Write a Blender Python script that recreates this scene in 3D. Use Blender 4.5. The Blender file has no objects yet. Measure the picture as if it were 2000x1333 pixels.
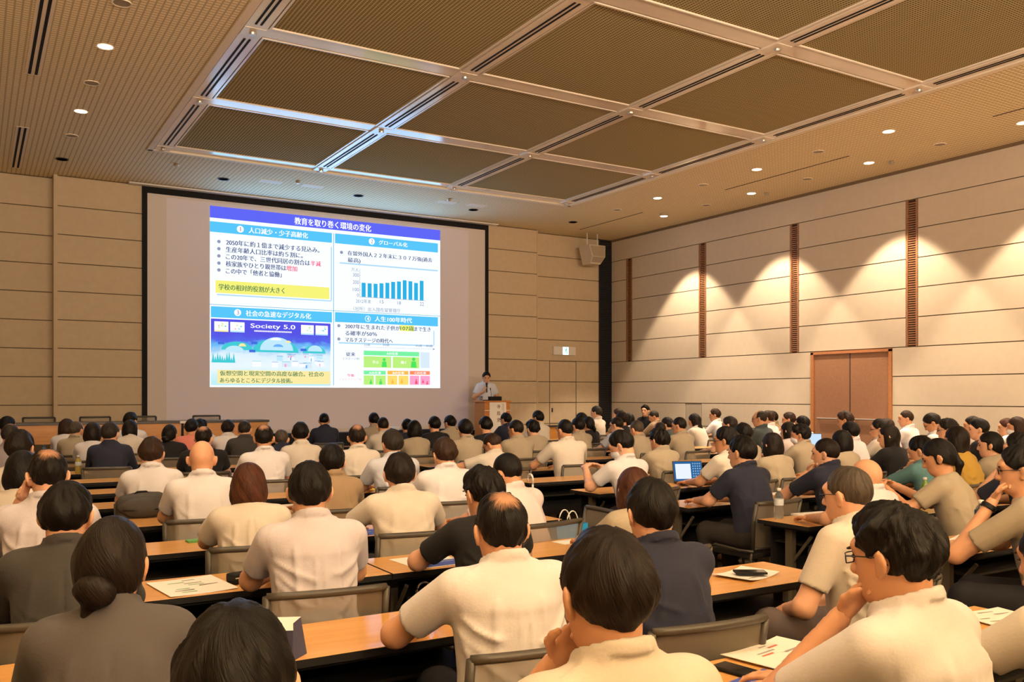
import bpy, bmesh, math, random
import numpy as np
from mathutils import Vector, Matrix
random.seed(7)
sc = bpy.context.scene
C = sc.collection
# ---------------------------------------------------------------- camera, world, exposure, lights
EYE = 1.57
cam_d = bpy.data.cameras.new('camera'); cam = bpy.data.objects.new('camera', cam_d); C.objects.link(cam)
cam_d.sensor_width = 36.0; cam_d.lens = 1737.0 / 2000.0 * 36.0; cam_d.shift_y = 106.5 / 2000.0
cam_d.clip_start = 0.05; cam_d.clip_end = 100
cam.location = (0, 0, EYE); cam.rotation_euler = (math.pi / 2, 0, -math.atan2(1052, 1737))
sc.camera = cam
sc.view_settings.view_transform = 'Standard'; sc.view_settings.look = 'None'
sc.view_settings.gamma = 1.0; sc.view_settings.use_curve_mapping = False
sc.view_settings.exposure = 0.0
W = bpy.data.worlds.new('world'); sc.world = W; W.use_nodes = True
W.node_tree.nodes['Background'].inputs[0].default_value = (1, .8, .55, 1)
W.node_tree.nodes['Background'].inputs[1].default_value = 0.05
try:
    sc.cycles.use_denoising = True; sc.cycles.max_bounces = 8; sc.cycles.diffuse_bounces = 5
    sc.cycles.sample_clamp_indirect = 4.0; sc.cycles.use_adaptive_sampling = False
except Exception: pass

CEIL = 5.44
NTH = ('first', 'second', 'third', 'fourth', 'fifth', 'sixth', 'seventh', 'eighth', 'ninth', 'tenth', 'eleventh', 'twelfth')
WARM = (1.0, .76, .53)
def spot(name, loc, power, angle, blend, target=None, color=WARM, radius=.07):
    l = bpy.data.lights.new(name, 'SPOT'); l.energy = power; l.color = color
    l.spot_size = math.radians(angle); l.spot_blend = blend; l.shadow_soft_size = radius
    o = bpy.data.objects.new(name, l); o.location = loc
    if target is not None:
        o.rotation_euler = (Vector(target) - Vector(loc)).to_track_quat('-Z', 'Y').to_euler()
    C.objects.link(o); return o
# downlight fixtures: (x, y, lit)
LIT_LEFT = [(1.25, y) for y in (13.38, 10.76, 8.16, 5.58, 3.0, .42, -2.2)]
LIT_IN = [(11.46, y) for y in (13.42, 10.84, 8.28, 5.7, 3.1, .5, -2.1)]
LIT_OUT = [(12.73, y) for y in (14.7, 12.18, 9.57, 7.03, 4.45, 1.9, -.7)]
FILL_MID = [(x, y) for x in (3.83, 6.4, 8.95) for y in (4.5, 2.4, .3, -2.1)]     # added fill lamps out of view, over and behind the camera
for x, y in LIT_LEFT: spot('downlight_or_fill_lamp', (x, y, CEIL - .03), 200 if y > 4 else (150 if y > 2 else 40), 84, .35)
for x, y in LIT_IN: spot('downlight_or_fill_lamp', (x, y, CEIL - .03), 360 if y > 4 else 150, 80, .3)
for x, y in LIT_OUT: spot('downlight_or_fill_lamp', (x, y, CEIL - .03), 900, 80, .22)
for x, y in FILL_MID:      # added fill: the front row is tilted towards the middle of the audience
    if y > 4: spot('downlight_or_fill_lamp', (x, y, CEIL - .03), {3.83: 260, 6.4: 900, 8.95: 420}[x], 74, .7, target=(x, 8.6, .9), color=(1.0, .70, .45))
    else: spot('downlight_or_fill_lamp', (x, y, CEIL - .03), 100 if y > 2 else 25, 100, .4, color=(1.0, .70, .45))

def area(name, loc, target, sx, sy, power, color):
    l = bpy.data.lights.new(name, 'AREA'); l.shape = 'RECTANGLE'; l.size = sx; l.size_y = sy; l.energy = power; l.color = color
    o = bpy.data.objects.new(name, l); o.location = loc; o.rotation_euler = (Vector(target) - Vector(loc)).to_track_quat('-Z', 'Y').to_euler(); C.objects.link(o); return o
area('rear_fill_light', (4.2, -3.8, 3.9), (4.0, -.7, 9.5), 8, 1.2, 2000, (1.0, .80, .60))  # unseen area lamp added behind the camera to brighten ceiling and walls
area('left_fill_light', (-.9, 2.0, 3.6), (2.2, 4.0, 8.5), 8, .5, 620, (1.0, .80, .60))  # second added fill lamp, out of view, lifting the left ceiling
# ---------------------------------------------------------------- materials
MATS = {}
def nodes_of(m):
    m.use_nodes = True; nt = m.node_tree; b = nt.nodes['Principled BSDF']; return nt, b
def mat(name, col, rough=.6, spec=.3, noise=0.0, nscale=20.0, bump=0.0, bscale=None, metal=0.0, emit=None, estr=0.0, stretch=None, alpha=1.0, trans=0.0, sheen=0.0):
    if name in MATS: return MATS[name]
    m = bpy.data.materials.new(name); nt, b = nodes_of(m); N = nt.nodes; L = nt.links
    b.inputs['Base Color'].default_value = (*col, 1); b.inputs['Roughness'].default_value = rough
    b.inputs['Specular IOR Level'].default_value = spec; b.inputs['Metallic'].default_value = metal
    if sheen: b.inputs['Sheen Weight'].default_value = sheen
    if trans: b.inputs['Transmission Weight'].default_value = trans
    if alpha < 1: b.inputs['Alpha'].default_value = alpha
    if emit: b.inputs['Emission Color'].default_value = (*emit, 1); b.inputs['Emission Strength'].default_value = estr
    if noise or bump:
        tc = N.new('ShaderNodeTexCoord'); mp = N.new('ShaderNodeMapping'); L.new(tc.outputs['Object'], mp.inputs[0])
        if stretch: mp.inputs['Scale'].default_value = stretch
    if noise:
        t = N.new('ShaderNodeTexNoise'); t.inputs['Scale'].default_value = nscale; t.inputs['Detail'].default_value = 4
        L.new(mp.outputs[0], t.inputs['Vector'])
        r = N.new('ShaderNodeMapRange'); r.inputs['From Min'].default_value = .25; r.inputs['From Max'].default_value = .75
        r.inputs['To Min'].default_value = 1 - noise; r.inputs['To Max'].default_value = 1 + noise
        L.new(t.outputs[0], r.inputs[0])
        x = N.new('ShaderNodeMix'); x.data_type = 'RGBA'; x.blend_type = 'MULTIPLY'; x.inputs[0].default_value = 1
        x.inputs[6].default_value = (*col, 1); L.new(r.outputs[0], x.inputs[7]); L.new(x.outputs[2], b.inputs['Base Color'])
    if bump:
        t2 = N.new('ShaderNodeTexNoise'); t2.inputs['Scale'].default_value = bscale or nscale; t2.inputs['Detail'].default_value = 3
        L.new(mp.outputs[0], t2.inputs['Vector'])
        bp = N.new('ShaderNodeBump'); bp.inputs['Strength'].default_value = bump; bp.inputs['Distance'].default_value = .01
        L.new(t2.outputs[0], bp.inputs['Height']); L.new(bp.outputs[0], b.inputs['Normal'])
    MATS[name] = m; return m
def emis(name, col, s):
    if name in MATS: return MATS[name]
    m = bpy.data.materials.new(name); nt, b = nodes_of(m)
    b.inputs['Base Color'].default_value = (0, 0, 0, 1); b.inputs['Specular IOR Level'].default_value = 0
    b.inputs['Emission Color'].default_value = (*col, 1); b.inputs['Emission Strength'].default_value = s
    MATS[name] = m; return m
def math_node(N, op, a=None, b=None):
    n = N.new('ShaderNodeMath'); n.operation = op
    if a is not None: n.inputs[0].default_value = a
    if b is not None: n.inputs[1].default_value = b
    return n
def ceiling_material():            # perforated board: rows of short slots
    m = bpy.data.materials.new('ceiling_perforated_board'); nt, b = nodes_of(m); N = nt.nodes; L = nt.links
    g = N.new('ShaderNodeNewGeometry'); mp = N.new('ShaderNodeMapping'); mp.inputs['Rotation'].default_value = (0, 0, math.pi / 2)
    L.new(g.outputs['Position'], mp.inputs[0])
    br = N.new('ShaderNodeTexBrick'); br.inputs['Scale'].default_value = 1.0
    br.inputs['Brick Width'].default_value = .062; br.inputs['Row Height'].default_value = .07; br.offset = 0.0
    br.inputs['Mortar Size'].default_value = .011; br.inputs['Mortar Smooth'].default_value = .3
    br.inputs['Color1'].default_value = (.90, .78, .52, 1); br.inputs['Color2'].default_value = (.86, .745, .495, 1); br.inputs['Mortar'].default_value = (.53, .44, .27, 1)
    L.new(mp.outputs[0], br.inputs['Vector']); L.new(br.outputs['Color'], b.inputs['Base Color'])
    b.inputs['Roughness'].default_value = .85; b.inputs['Specular IOR Level'].default_value = .1
    return m
def mesh_panel_material():         # expanded metal seen from below
    m = bpy.data.materials.new('coffer_expanded_mesh'); nt, b = nodes_of(m); N = nt.nodes; L = nt.links
    g = N.new('ShaderNodeNewGeometry'); s = N.new('ShaderNodeSeparateXYZ'); L.new(g.outputs['Position'], s.inputs[0])
    outs = []
    for ax, sc_ in (('X', 2 * math.pi / .042), ('Y', 2 * math.pi / .03)):
        a = math_node(N, 'MULTIPLY', b=sc_); L.new(s.outputs[ax], a.inputs[0])
        q = math_node(N, 'SINE'); L.new(a.outputs[0], q.inputs[0]); outs.append(q)
    mx = math_node(N, 'MAXIMUM'); L.new(outs[0].outputs[0], mx.inputs[0]); L.new(outs[1].outputs[0], mx.inputs[1])
    r = N.new('ShaderNodeValToRGB'); r.color_ramp.elements[0].position = .15; r.color_ramp.elements[0].color = (.13, .108, .055, 1)
    r.color_ramp.elements[1].position = .85; r.color_ramp.elements[1].color = (.50, .42, .235, 1)
    L.new(mx.outputs[0], r.inputs[0]); L.new(r.outputs[0], b.inputs['Base Color'])
    b.inputs['Roughness'].default_value = .9; b.inputs['Specular IOR Level'].default_value = .0
    return m
def wood_material(name, c1, c2, scale=(1.2, 14, 14), rough=.35):
    m = bpy.data.materials.new(name); nt, b = nodes_of(m); N = nt.nodes; L = nt.links
    tc = N.new('ShaderNodeTexCoord'); mp = N.new('ShaderNodeMapping'); mp.inputs['Scale'].default_value = scale
    L.new(tc.outputs['Object'], mp.inputs[0])
    t = N.new('ShaderNodeTexNoise'); t.inputs['Scale'].default_value = 2.5; t.inputs['Detail'].default_value = 6; t.inputs['Distortion'].default_value = .6
    L.new(mp.outputs[0], t.inputs['Vector'])
    r = N.new('ShaderNodeValToRGB'); r.color_ramp.elements[0].position = .3; r.color_ramp.elements[0].color = (*c1, 1)
    r.color_ramp.elements[1].position = .7; r.color_ramp.elements[1].color = (*c2, 1)
    L.new(t.outputs[0], r.inputs[0]); L.new(r.outputs[0], b.inputs['Base Color']); b.inputs['Roughness'].default_value = rough
    MATS[name] = m; return m
M_ceil = ceiling_material(); M_mesh = mesh_panel_material()
M_rib = mat('coffer_rib_enamel', (.78, .69, .57), .13, 1.0, noise=.02, nscale=3)
M_plain = mat('plaster_trim', (.80, .71, .56), .7, .15, noise=.03, nscale=6)
M_front = mat('front_wall_fabric_panel', (.56, .455, .315), .9, .1, noise=.05, nscale=9, bump=.15, bscale=180)
M_right = mat('right_wall_fabric_panel', (.54, .465, .36), .9, .1, noise=.035, nscale=8, bump=.12, bscale=180)
M_joint = mat('wall_joint', (.16, .11, .06), .9)
M_dark = mat('dark_metal', (.02, .02, .022), .45, .4)
M_blackmatte = mat('black_matte', (.012, .012, .013), .8, .2)
M_carpet = mat('carpet', (.10, .078, .055), .95, .05, noise=.35, nscale=60, bump=.4, bscale=220)
M_table = wood_material('light_wood_laminate', (.62, .315, .10), (.69, .37, .125), scale=(1.0, 10, 10), rough=.22)
M_louver = wood_material('brown_wood_louver', (.23, .105, .045), (.31, .15, .065), rough=.5)
M_doorwood = wood_material('door_frame_wood', (.36, .14, .04), (.46, .19, .06), rough=.4)
M_doorskin = mat('door_fabric_skin', (.29, .15, .085), .8, .15, noise=.08, nscale=30, bump=.1, bscale=200)
M_white = mat('white_paint', (.75, .72, .66), .5, .3)
M_paper = mat('paper', (.80, .78, .74), .7, .2)
M_chrome = mat('brushed_metal', (.55, .5, .42), .35, .5, metal=.8)

# ---------------------------------------------------------------- mesh helpers
def bm_box(bm, x0, x1, y0, y1, z0, z1):
    v = [bm.verts.new(p) for p in ((x0, y0, z0), (x1, y0, z0), (x1, y1, z0), (x0, y1, z0), (x0, y0, z1), (x1, y0, z1), (x1, y1, z1), (x0, y1, z1))]
    for q in ((3, 2, 1, 0), (4, 5, 6, 7), (0, 1, 5, 4), (1, 2, 6, 5), (2, 3, 7, 6), (3, 0, 4, 7)): bm.faces.new([v[i] for i in q])
def bm_tube(bm, pts, r, n=8, closed=False):
    pts = [Vector(p) for p in pts]; rings = []; m = len(pts)
    for i, p in enumerate(pts):
        if closed: d = (pts[(i + 1) % m] - pts[i - 1]).normalized()
        else: d = (pts[min(i + 1, m - 1)] - pts[max(i - 1, 0)]).normalized()
        a = d.orthogonal() if abs(d.z) < .95 else Vector((1, 0, 0)); up = Vector((0, 0, 1)) if abs(d.z) < .95 else Vector((1, 0, 0))
        s = d.cross(up).normalized(); t = s.cross(d).normalized()
        rr = r[i] if isinstance(r, (list, tuple)) else r
        rings.append([bm.verts.new(p + s * (math.cos(2 * math.pi * k / n) * rr) + t * (math.sin(2 * math.pi * k / n) * rr)) for k in range(n)])
    for i in range(m if closed else m - 1):
        A, B = rings[i], rings[(i + 1) % m]
        for k in range(n): bm.faces.new((A[k], A[(k + 1) % n], B[(k + 1) % n], B[k]))
    if not closed: bm.faces.new(rings[0][::-1]); bm.faces.new(rings[-1])
def bm_lathe(bm, prof, n=24, c=(0, 0, 0), caps=True):
    rings = []
    for r, z in prof: rings.append([bm.verts.new((c[0] + r * math.cos(2 * math.pi * k / n), c[1] + r * math.sin(2 * math.pi * k / n), c[2] + z)) for k in range(n)])
    for A, B in zip(rings, rings[1:]):
        for k in range(n): bm.faces.new((A[k], A[(k + 1) % n], B[(k + 1) % n], B[k]))
    if caps: bm.faces.new(rings[0][::-1]); bm.faces.new(rings[-1])
def finish(name, bm, m, parent=None, smooth=False, bevel=0):
    if bevel: bmesh.ops.bevel(bm, geom=list(bm.edges), offset=bevel, segments=2, profile=.6, affect='EDGES', clamp_overlap=True)
    bmesh.ops.recalc_face_normals(bm, faces=list(bm.faces))
    me = bpy.data.meshes.new(name); bm.to_mesh(me); bm.free()
    if smooth: me.polygons.foreach_set('use_smooth', [True] * len(me.polygons))
    me.materials.append(m); o = bpy.data.objects.new(name, me); C.objects.link(o)
    if parent: o.parent = parent
    return o
def box(name, b, m, parent=None, bevel=0):
    bm = bmesh.new(); bm_box(bm, *b); return finish(name, bm, m, parent, bevel=bevel)
def tag(o, label=None, cat=None, group=None, kind=None):
    if label: o['label'] = label
    if cat: o['category'] = cat
    if group: o['group'] = group
    if kind: o['kind'] = kind
    return o
def empty(name, loc=(0, 0, 0), rz=0, label=None, cat=None, group=None, kind=None):
    o = bpy.data.objects.new(name, None); C.objects.link(o); o.location = loc; o.rotation_euler = (0, 0, rz)
    return tag(o, label, cat, group, kind)
def struct(name, b, m, label=None): return tag(box(name, b, m), label=label, kind='structure')
def copy_tree(o, parent=None):
    c = o.copy(); C.objects.link(c); c.parent = parent
    for ch in o.children: copy_tree(ch, c)
    return c

# ---------------------------------------------------------------- room shell
XL, XR, YF, YB = -1.15, 13.66, 17.75, -4.5
SEAMS = [.4, .9, 1.4, 1.9, 2.4, 2.9, 3.4, 3.9, 4.4, 4.9, CEIL]
floor = struct('floor', (XL - .3, XR + .3, YB - .3, YF + .3, -.1, 0), M_carpet, 'dark brown carpeted floor under the tables')
wall_left = struct('wall_left', (XL - .2, XL, YB, YF + .1, 0, CEIL), M_front, 'left side wall')
wall_back = struct('wall_back', (XL, XR, YB - .2, YB, 0, CEIL), M_front, 'rear wall behind the camera')
def panel_wall(name, label, m, axis, plane, a0, a1, holes=(), thick=.03, gap=.008, zmin=0.0):
    """backing slab with raised fabric panels; axis 'x' panels run along x at y = plane; holes (a0, a1, z0, z1) are left free"""
    r = empty(name, kind='structure'); r['label'] = label
    def slab(nm, p0, p1, z0, z1, d0, d1, mm):
        b = (p0, p1, plane + d0, plane + d1, z0, z1) if axis == 'x' else (plane + d0, plane + d1, p0, p1, z0, z1)
        return box(nm, b, mm, r)
    slab('backing', a0, a1, 0, CEIL, .0, .1, M_joint)
    zs = [0.0] + SEAMS
    for z0, z1 in zip(zs, zs[1:]):
        segs = [(a0, a1)]
        cuts = sorted({z0, z1} | {z for h in holes for z in h[2:] if z0 < z < z1})
        for c0, c1 in zip(cuts, cuts[1:]):
            segs = [(a0, a1)]
            for h in holes:
                if h[2] < c1 - 1e-4 and h[3] > c0 + 1e-4:
                    segs = [t for s0, s1 in segs for t in ((s0, min(s1, h[0])), (max(s0, h[1]), s1)) if t[1] - t[0] > .02]
            for s0, s1 in segs:
                if c1 - c0 > .03: slab('wall_panel', s0 + (gap if s0 > a0 else 0), s1 - (gap if s1 < a1 else 0), c0 + gap, c1 - (gap if c1 < CEIL else .02), -thick, 0, m)
    return r
panel_wall('wall_front', 'beige fabric panels of the front wall behind the screen', M_front, 'x', 17.48, 1.26, 11.25)
panel_wall('wall_front_left', 'beige fabric panels at the left end of the front wall', M_front, 'x', YF, XL, 1.26)
panel_wall('wall_front_right', 'beige fabric panels by the exit sign', M_front, 'x', YF, 11.25, 13.24, holes=[(11.78, 12.56, 0, 2.4)])
for nm, x0, x1 in (('trim_1', 1.20, 1.262), ('trim_2', 11.248, 11.27)):
    struct(nm, (x0, x1, 17.44, YF, 0, CEIL), M_front, 'corner return of the front wall panels')
STR = [(16.9, 17.12), (14.36, 14.58), (11.82, 12.03), (9.29, 9.51), (6.75, 6.97), (4.2, 4.42)]
panel_wall('wall_right', 'cream fabric panels of the right wall with light scallops', M_right, 'y', XR, YB, YF,
           holes=[(a, b, 2.4, 4.9) for a, b in STR] + [(9.78, 11.52, 0, 2.4), (14.5, 15.02, .4, 1.4)], zmin=0)
# ceiling with the recessed coffer
CX = [2.545, 5.10, 7.665, 10.22]; CY = [14.74, 12.11, 9.53, 6.95, 4.37, 1.79, -.79]
ceil = empty('ceiling', kind='structure'); ceil['label'] = 'perforated beige ceiling around a dark mesh coffer'
for b in ((XL - .2, CX[0] - .20, YB, YF + .1), (CX[-1] + .20, XR + .1, YB, YF + .1), (CX[0] - .20, CX[-1] + .20, CY[0] + .20, YF + .1), (CX[0] - .20, CX[-1] + .20, YB, CY[-1] - .20)):
    box('perforated_board', (b[0], b[1], b[2], b[3], CEIL, CEIL + .1), M_ceil, ceil)
box('coffer_back', (CX[0] - .3, CX[-1] + .3, CY[-1] - .3, CY[0] + .3, CEIL + .3, CEIL + .35), M_blackmatte, ceil)
for x0, x1, y0, y1 in ((CX[0] - .22, CX[0] - .13, CY[-1] - .2, CY[0] + .2), (CX[-1] + .13, CX[-1] + .22, CY[-1] - .2, CY[0] + .2), (CX[0] - .2, CX[-1] + .2, CY[0] + .13, CY[0] + .22)):
    box('coffer_border', (x0, x1, y0, y1, CEIL - .012, CEIL + .06), M_plain, ceil)
RW = .115
for x in CX:
    for y1, y0 in zip(CY, CY[1:]):
        rib = box('coffer_rib', (x - RW, x + RW, y0 + RW, y1 - RW, CEIL + .005, CEIL + .3), M_rib, ceil)
        for d in (-.028, .028): box('air_slot', (x + d - .011, x + d + .011, y0 + .22, y1 - .22, CEIL - .001, CEIL + .006), M_blackmatte, rib)
for y in CY:
    for x0, x1 in zip(CX, CX[1:]): box('coffer_rib', (x0 + RW, x1 - RW, y - RW, y + RW, CEIL + .02, CEIL + .3), M_rib, ceil)
    for x in CX:
        nd = box('coffer_node', (x - RW, x + RW, y - RW, y + RW, CEIL, CEIL + .3), M_rib, ceil)
        bm = bmesh.new(); bm_lathe(bm, [(.035, -.03), (.04, -.01), (.02, 0)], 12, (x, y, CEIL)); finish('sprinkler', bm, M_chrome, nd)
for x0, x1 in zip(CX, CX[1:]):
    for y1, y0 in zip(CY, CY[1:]):
        p = box('mesh_panel', (x0 + .16, x1 - .16, y0 + .16, y1 - .16, CEIL + .03, CEIL + .05), M_mesh, ceil)
        bm = bmesh.new()
        for b in ((x0 + .135, x0 + .16, y0 + .135, y1 - .135), (x1 - .16, x1 - .135, y0 + .135, y1 - .135), (x0 + .16, x1 - .16, y0 + .135, y0 + .16), (x0 + .16, x1 - .16, y1 - .16, y1 - .135)):
            bm_box(bm, *b, CEIL + .012, CEIL + .055)
        finish('panel_frame', bm, M_rib, p)
M_lamp = emis('downlight_glow', (1, .80, .55), 18); M_off = mat('downlight_off', (.30, .24, .17), .4, .4)
def downlight(x, y, lit, label):
    r = empty('downlight', (x, y, CEIL), label=label, cat='downlight', group='recessed ceiling downlights')
    bm = bmesh.new(); bm_lathe(bm, [(.079, -.006), (.094, -.010), (.094, 0)], 24, caps=False); finish('trim_ring', bm, M_plain, r)
    bm = bmesh.new(); bm_lathe(bm, [(.078, -.004), (.078, -.001)], 24); finish('lens', bm, M_lamp if lit else M_off, r)
side = lambda x: 'left' if x < 2 else 'right'
for i, (x, y) in enumerate(LIT_LEFT): downlight(x, y, True, 'lit round downlight in the left ceiling strip, %s from the front wall' % NTH[i]) if y > 3 else None
for i, (x, y) in enumerate(LIT_IN): downlight(x, y, True, 'lit round downlight nearer the coffer on the right, %s from the front' % NTH[i]) if y > 3 else None
for i, (x, y) in enumerate(LIT_OUT): downlight(x, y, True, 'lit wall-washer downlight beside the right wall, %s from the front' % NTH[i]) if y > 3 else None
for i, (x, y) in enumerate(FILL_MID): downlight(x, y, True, 'added unseen fill downlight in a coffer rib above the camera, %s of its row' % NTH[i]) if y > 3 else None
for i, y in enumerate((14.71, 12.1, 9.48)): downlight(1.25, y, False, 'unlit round downlight in the left ceiling strip, %s from the front' % NTH[i])
for i, y in enumerate((14.7, 12.15, 9.55)): downlight(11.46, y, False, 'unlit downlight nearer the coffer on the right, %s from the front' % NTH[i])
for i, y in enumerate((13.4, 10.85, 8.3)): downlight(12.73, y, False, 'unlit downlight beside the right wall, %s from the front' % NTH[i])
M_hole = mat('downlight_dark', (.006, .006, .006), .9, .0)
for i, x in enumerate((1.24, 3.82, 6.37, 8.9, 11.43)):
    r = empty('black_downlight', (x, 16.25, CEIL), label='%s black round downlight from the left above the screen' % NTH[i], cat='downlight', group='black downlights above the screen')
    bm = bmesh.new(); bm_lathe(bm, [(.085, -.008), (.1, -.010), (.1, 0)], 20, caps=False); finish('trim_ring', bm, M_dark, r)
    bm = bmesh.new(); bm_lathe(bm, [(.084, -.005), (.084, -.001)], 20); finish('lens', bm, M_hole, r)
for i, (x, y0, y1) in enumerate(((.61, 9.6, 12.16), (.61, 14.6, 17.28), (.61, 4.5, 7.1))):
    r = empty('air_diffuser', (x, y0, CEIL), label='%s long black twin-slot air diffuser from the camera, left ceiling' % NTH[(1, 2, 0)[i]], cat='vent', group='ceiling air diffusers')
    box('diffuser_frame', (-.085, .085, 0, y1 - y0, -.004, 0), M_plain, r)
    for d in (-.035, .035): box('slot', (d - .016, d + .016, .03, y1 - y0 - .03, -.006, -.002), M_blackmatte, r)
for i, (x, y0, y1) in enumerate(((12.09, 9.46, 12.23), (12.09, 14.63, 16.9), (12.09, 4.3, 7.09))):
    tag(box('slot_diffuser', (x - .012, x + .012, y0, y1, CEIL - .004, CEIL), M_blackmatte), '%s thin dark slot diffuser from the camera, right ceiling' % NTH[(1, 2, 0)[i]], 'vent', 'ceiling air diffusers')
for i, (x, y) in enumerate(((4.6, 16.0), (5.35, 15.95), (8.1, 15.9), (8.75, 15.85))):
    tag(box('access_hatch', (x - .2, x + .2, y - .12, y + .12, CEIL - .006, CEIL), M_plain), '%s small plain ceiling hatch from the left above the screen' % NTH[i], 'hatch', 'ceiling hatches')
for i, (x, y) in enumerate(((2.9, 15.6), (5.0, 15.7), (8.0, 15.6), (12.95, 12.0), (12.95, 9.3), (12.5, 14.5))):
    bm = bmesh.new(); bm_lathe(bm, [(.03, -.05), (.045, -.02), (.03, 0)], 12, (x, y, CEIL))
    tag(finish('sprinkler_head', bm, M_chrome), '%s small ceiling sprinkler head from the left' % NTH[i], 'sprinkler', 'sprinkler heads')
struct('trim_3', (XR - .05, XR + .02, YB, YF, CEIL - .05, CEIL), M_joint, 'shadow gap where the right wall meets the ceiling')
# louvre strips in the right wall
for i, (y0, y1) in enumerate(STR):
    r = empty('wall_louver', (XR, y0, 2.4), label='%s tall brown wooden louvre strip from the front corner' % NTH[i], cat='louver', group='wooden louvre strips')
    w = y1 - y0
    for a, b in ((0, .035), (w - .035, w)): box('stile', (-.035, .02, a, b, .005, 2.495), M_louver, r)
    box('backing', (-.002, .02, .035, w - .035, .005, 2.495), mat('louver_back', (.05, .025, .012), .8), r)
    n = 62
    me = None
    for k in range(n):
        z = .03 + k * (2.44 / n)
        if me is None:
            bm = bmesh.new(); bm_box(bm, -.022, .0, .035, w - .035, 0, .020); s = finish('slat', bm, M_louver, r); me = s.data
        else: s = bpy.data.objects.new('slat', me); C.objects.link(s); s.parent = r
        s.location.z = z
# black vertical grille in the front right corner
r = empty('corner_grille', (13.24, YF, 0), label='tall black slatted grille in the front right corner', cat='grille')
box('backing', (0, .42, -.02, 0, 0, CEIL), M_blackmatte, r)
for a, b in ((0, .035), (.36, .395)): box('stile', (a, b, -.05, -.02, 0, CEIL), M_dark, r)
me = None
for k in range(120):
    if me is None:
        bm = bmesh.new(); bm_box(bm, .035, .36, -.045, -.02, 0, .022); s = finish('slat', bm, M_dark, r); me = s.data
    else: s = bpy.data.objects.new('slat', me); C.objects.link(s); s.parent = r
    s.location.z = .02 + k * .0447
# double door in the right wall
d = empty('door_1', (XR, 9.78, 0), kind='structure'); d['label'] = 'brown double doors with push bars in the right wall'
for a, b in ((0, .06), (1.68, 1.74)): box('door_jamb', (-.05, .1, a, b, 0, 2.38), M_doorwood, d)
box('door_head', (-.05, .1, 0, 1.74, 2.34, 2.39), M_doorwood, d)
for a, b, h in ((.06, .865, .10), (.875, 1.68, .93)):
    lf = box('door_leaf', (-.022, .0, a, b, .01, 2.34), M_doorskin, d)
    bm = bmesh.new(); bm_tube(bm, [(-.06, h + .03, 1.14), (-.06, h + .65, 1.14)], .016, 8)
    for yy in (h + .05, h + .63): bm_tube(bm, [(-.06, yy, 1.14), (-.02, yy, 1.14)], .012, 6)
    finish('push_bar', bm, M_chrome, lf)
box('meeting_strip', (-.026, -.005, .862, .878, .01, 2.34), M_dark, d)
# flush exit door in the front wall
d = empty('door_2', (11.78, YF, 0), kind='structure'); d['label'] = 'flush beige exit door under the green exit sign'
box('door_gap', (0, .78, -.002, .02, 0, 2.4), M_joint, d)
for z0, z1 in ((.91, 1.39), (1.41, 1.89), (1.91, 2.385), (.41, .89)): box('door_panel', (.015, .765, -.03, -.004, z0, z1), M_front, d)
box('door_handle', (.06, .09, -.045, -.03, 1.17, 1.27), M_dark, d)
# wall hatch in the right wall
h = tag(box('wall_hatch', (XR - .02, XR + .02, 14.51, 15.01, .4, 1.385), mat('hatch_grey', (.42, .36, .28), .6)), 'plain grey hatch in the right wall beside the seats', 'hatch')
# exit sign
e = empty('exit_sign', (12.175, YF - .03, 2.645), label='beige box exit sign with a glowing green and white panel', cat='sign')
box('housing', (-.32, .32, -.07, 0, -.10, .10), M_white, e)
box('lit_panel', (-.055, .105, -.075, -.07, -.09, .09), emis('exit_glow', (.55, 1, .78), 3.2), e)
bm = bmesh.new()   # running figure of the pictogram
for q in (((.02, .05), (.012, 0), .012), ((.012, 0), (.045, -.035), .008), ((.045, -.035), (.035, -.07), .008), ((.012, 0), (-.015, -.05), .008), ((.02, .04), (-.015, .015), .006), ((.02, .04), (.05, .02), .006)):
    bm_tube(bm, [(q[0][0] + .02, -.077, q[0][1]), (q[1][0] + .02, -.077, q[1][1])], q[2], 6)
bmesh.ops.create_uvsphere(bm, u_segments=8, v_segments=6, radius=.014, matrix=Matrix.Translation((.045, -.077, .068)))
finish('running_figure', bm, emis('exit_green', (.02, .55, .25), .9), e)
# wall speaker in the front right corner
s = empty('wall_speaker', (12.66, 17.1, 4.72), 0, label='white wedge loudspeaker hung in the upper right corner', cat='speaker')
bm = bmesh.new()
V = [bm.verts.new(p) for p in ((-.24, -.10, .42), (.24, -.10, .42), (.24, .32, .42), (-.24, .32, .42), (-.15, -.02, -.02), (.15, -.02, -.02), (.15, .28, -.02), (-.15, .28, -.02), (-.19, -.16, .14), (.19, -.16, .14))]
for q in ((0, 1, 2, 3), (7, 6, 5, 4), (8, 9, 1, 0), (4, 5, 9, 8), (2, 1, 9, 5, 6), (0, 3, 7, 4, 8), (3, 2, 6, 7)): bm.faces.new([V[i] for i in q])
finish('cabinet', bm, mat('speaker_case', (.62, .55, .44), .5), s)
bm = bmesh.new(); V = [bm.verts.new(p) for p in ((-.215, -.112, .40), (.215, -.112, .40), (.17, -.168, .15), (-.17, -.168, .15))]; bm.faces.new(V)
W2 = [bm.verts.new(p) for p in ((-.17, -.168, .13), (.17, -.168, .13), (.135, -.03, -.005), (-.135, -.03, -.005))]; bm.faces.new(W2)
finish('grille', bm, mat('speaker_grille', (.40, .33, .24), .6, bump=.3, bscale=200), s)
bm = bmesh.new()
for x in (-.15, .15): bm_tube(bm, [(x, .1, .42), (x, .1, .72)], .012, 6)
finish('hanging_bracket', bm, M_white, s)
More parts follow.
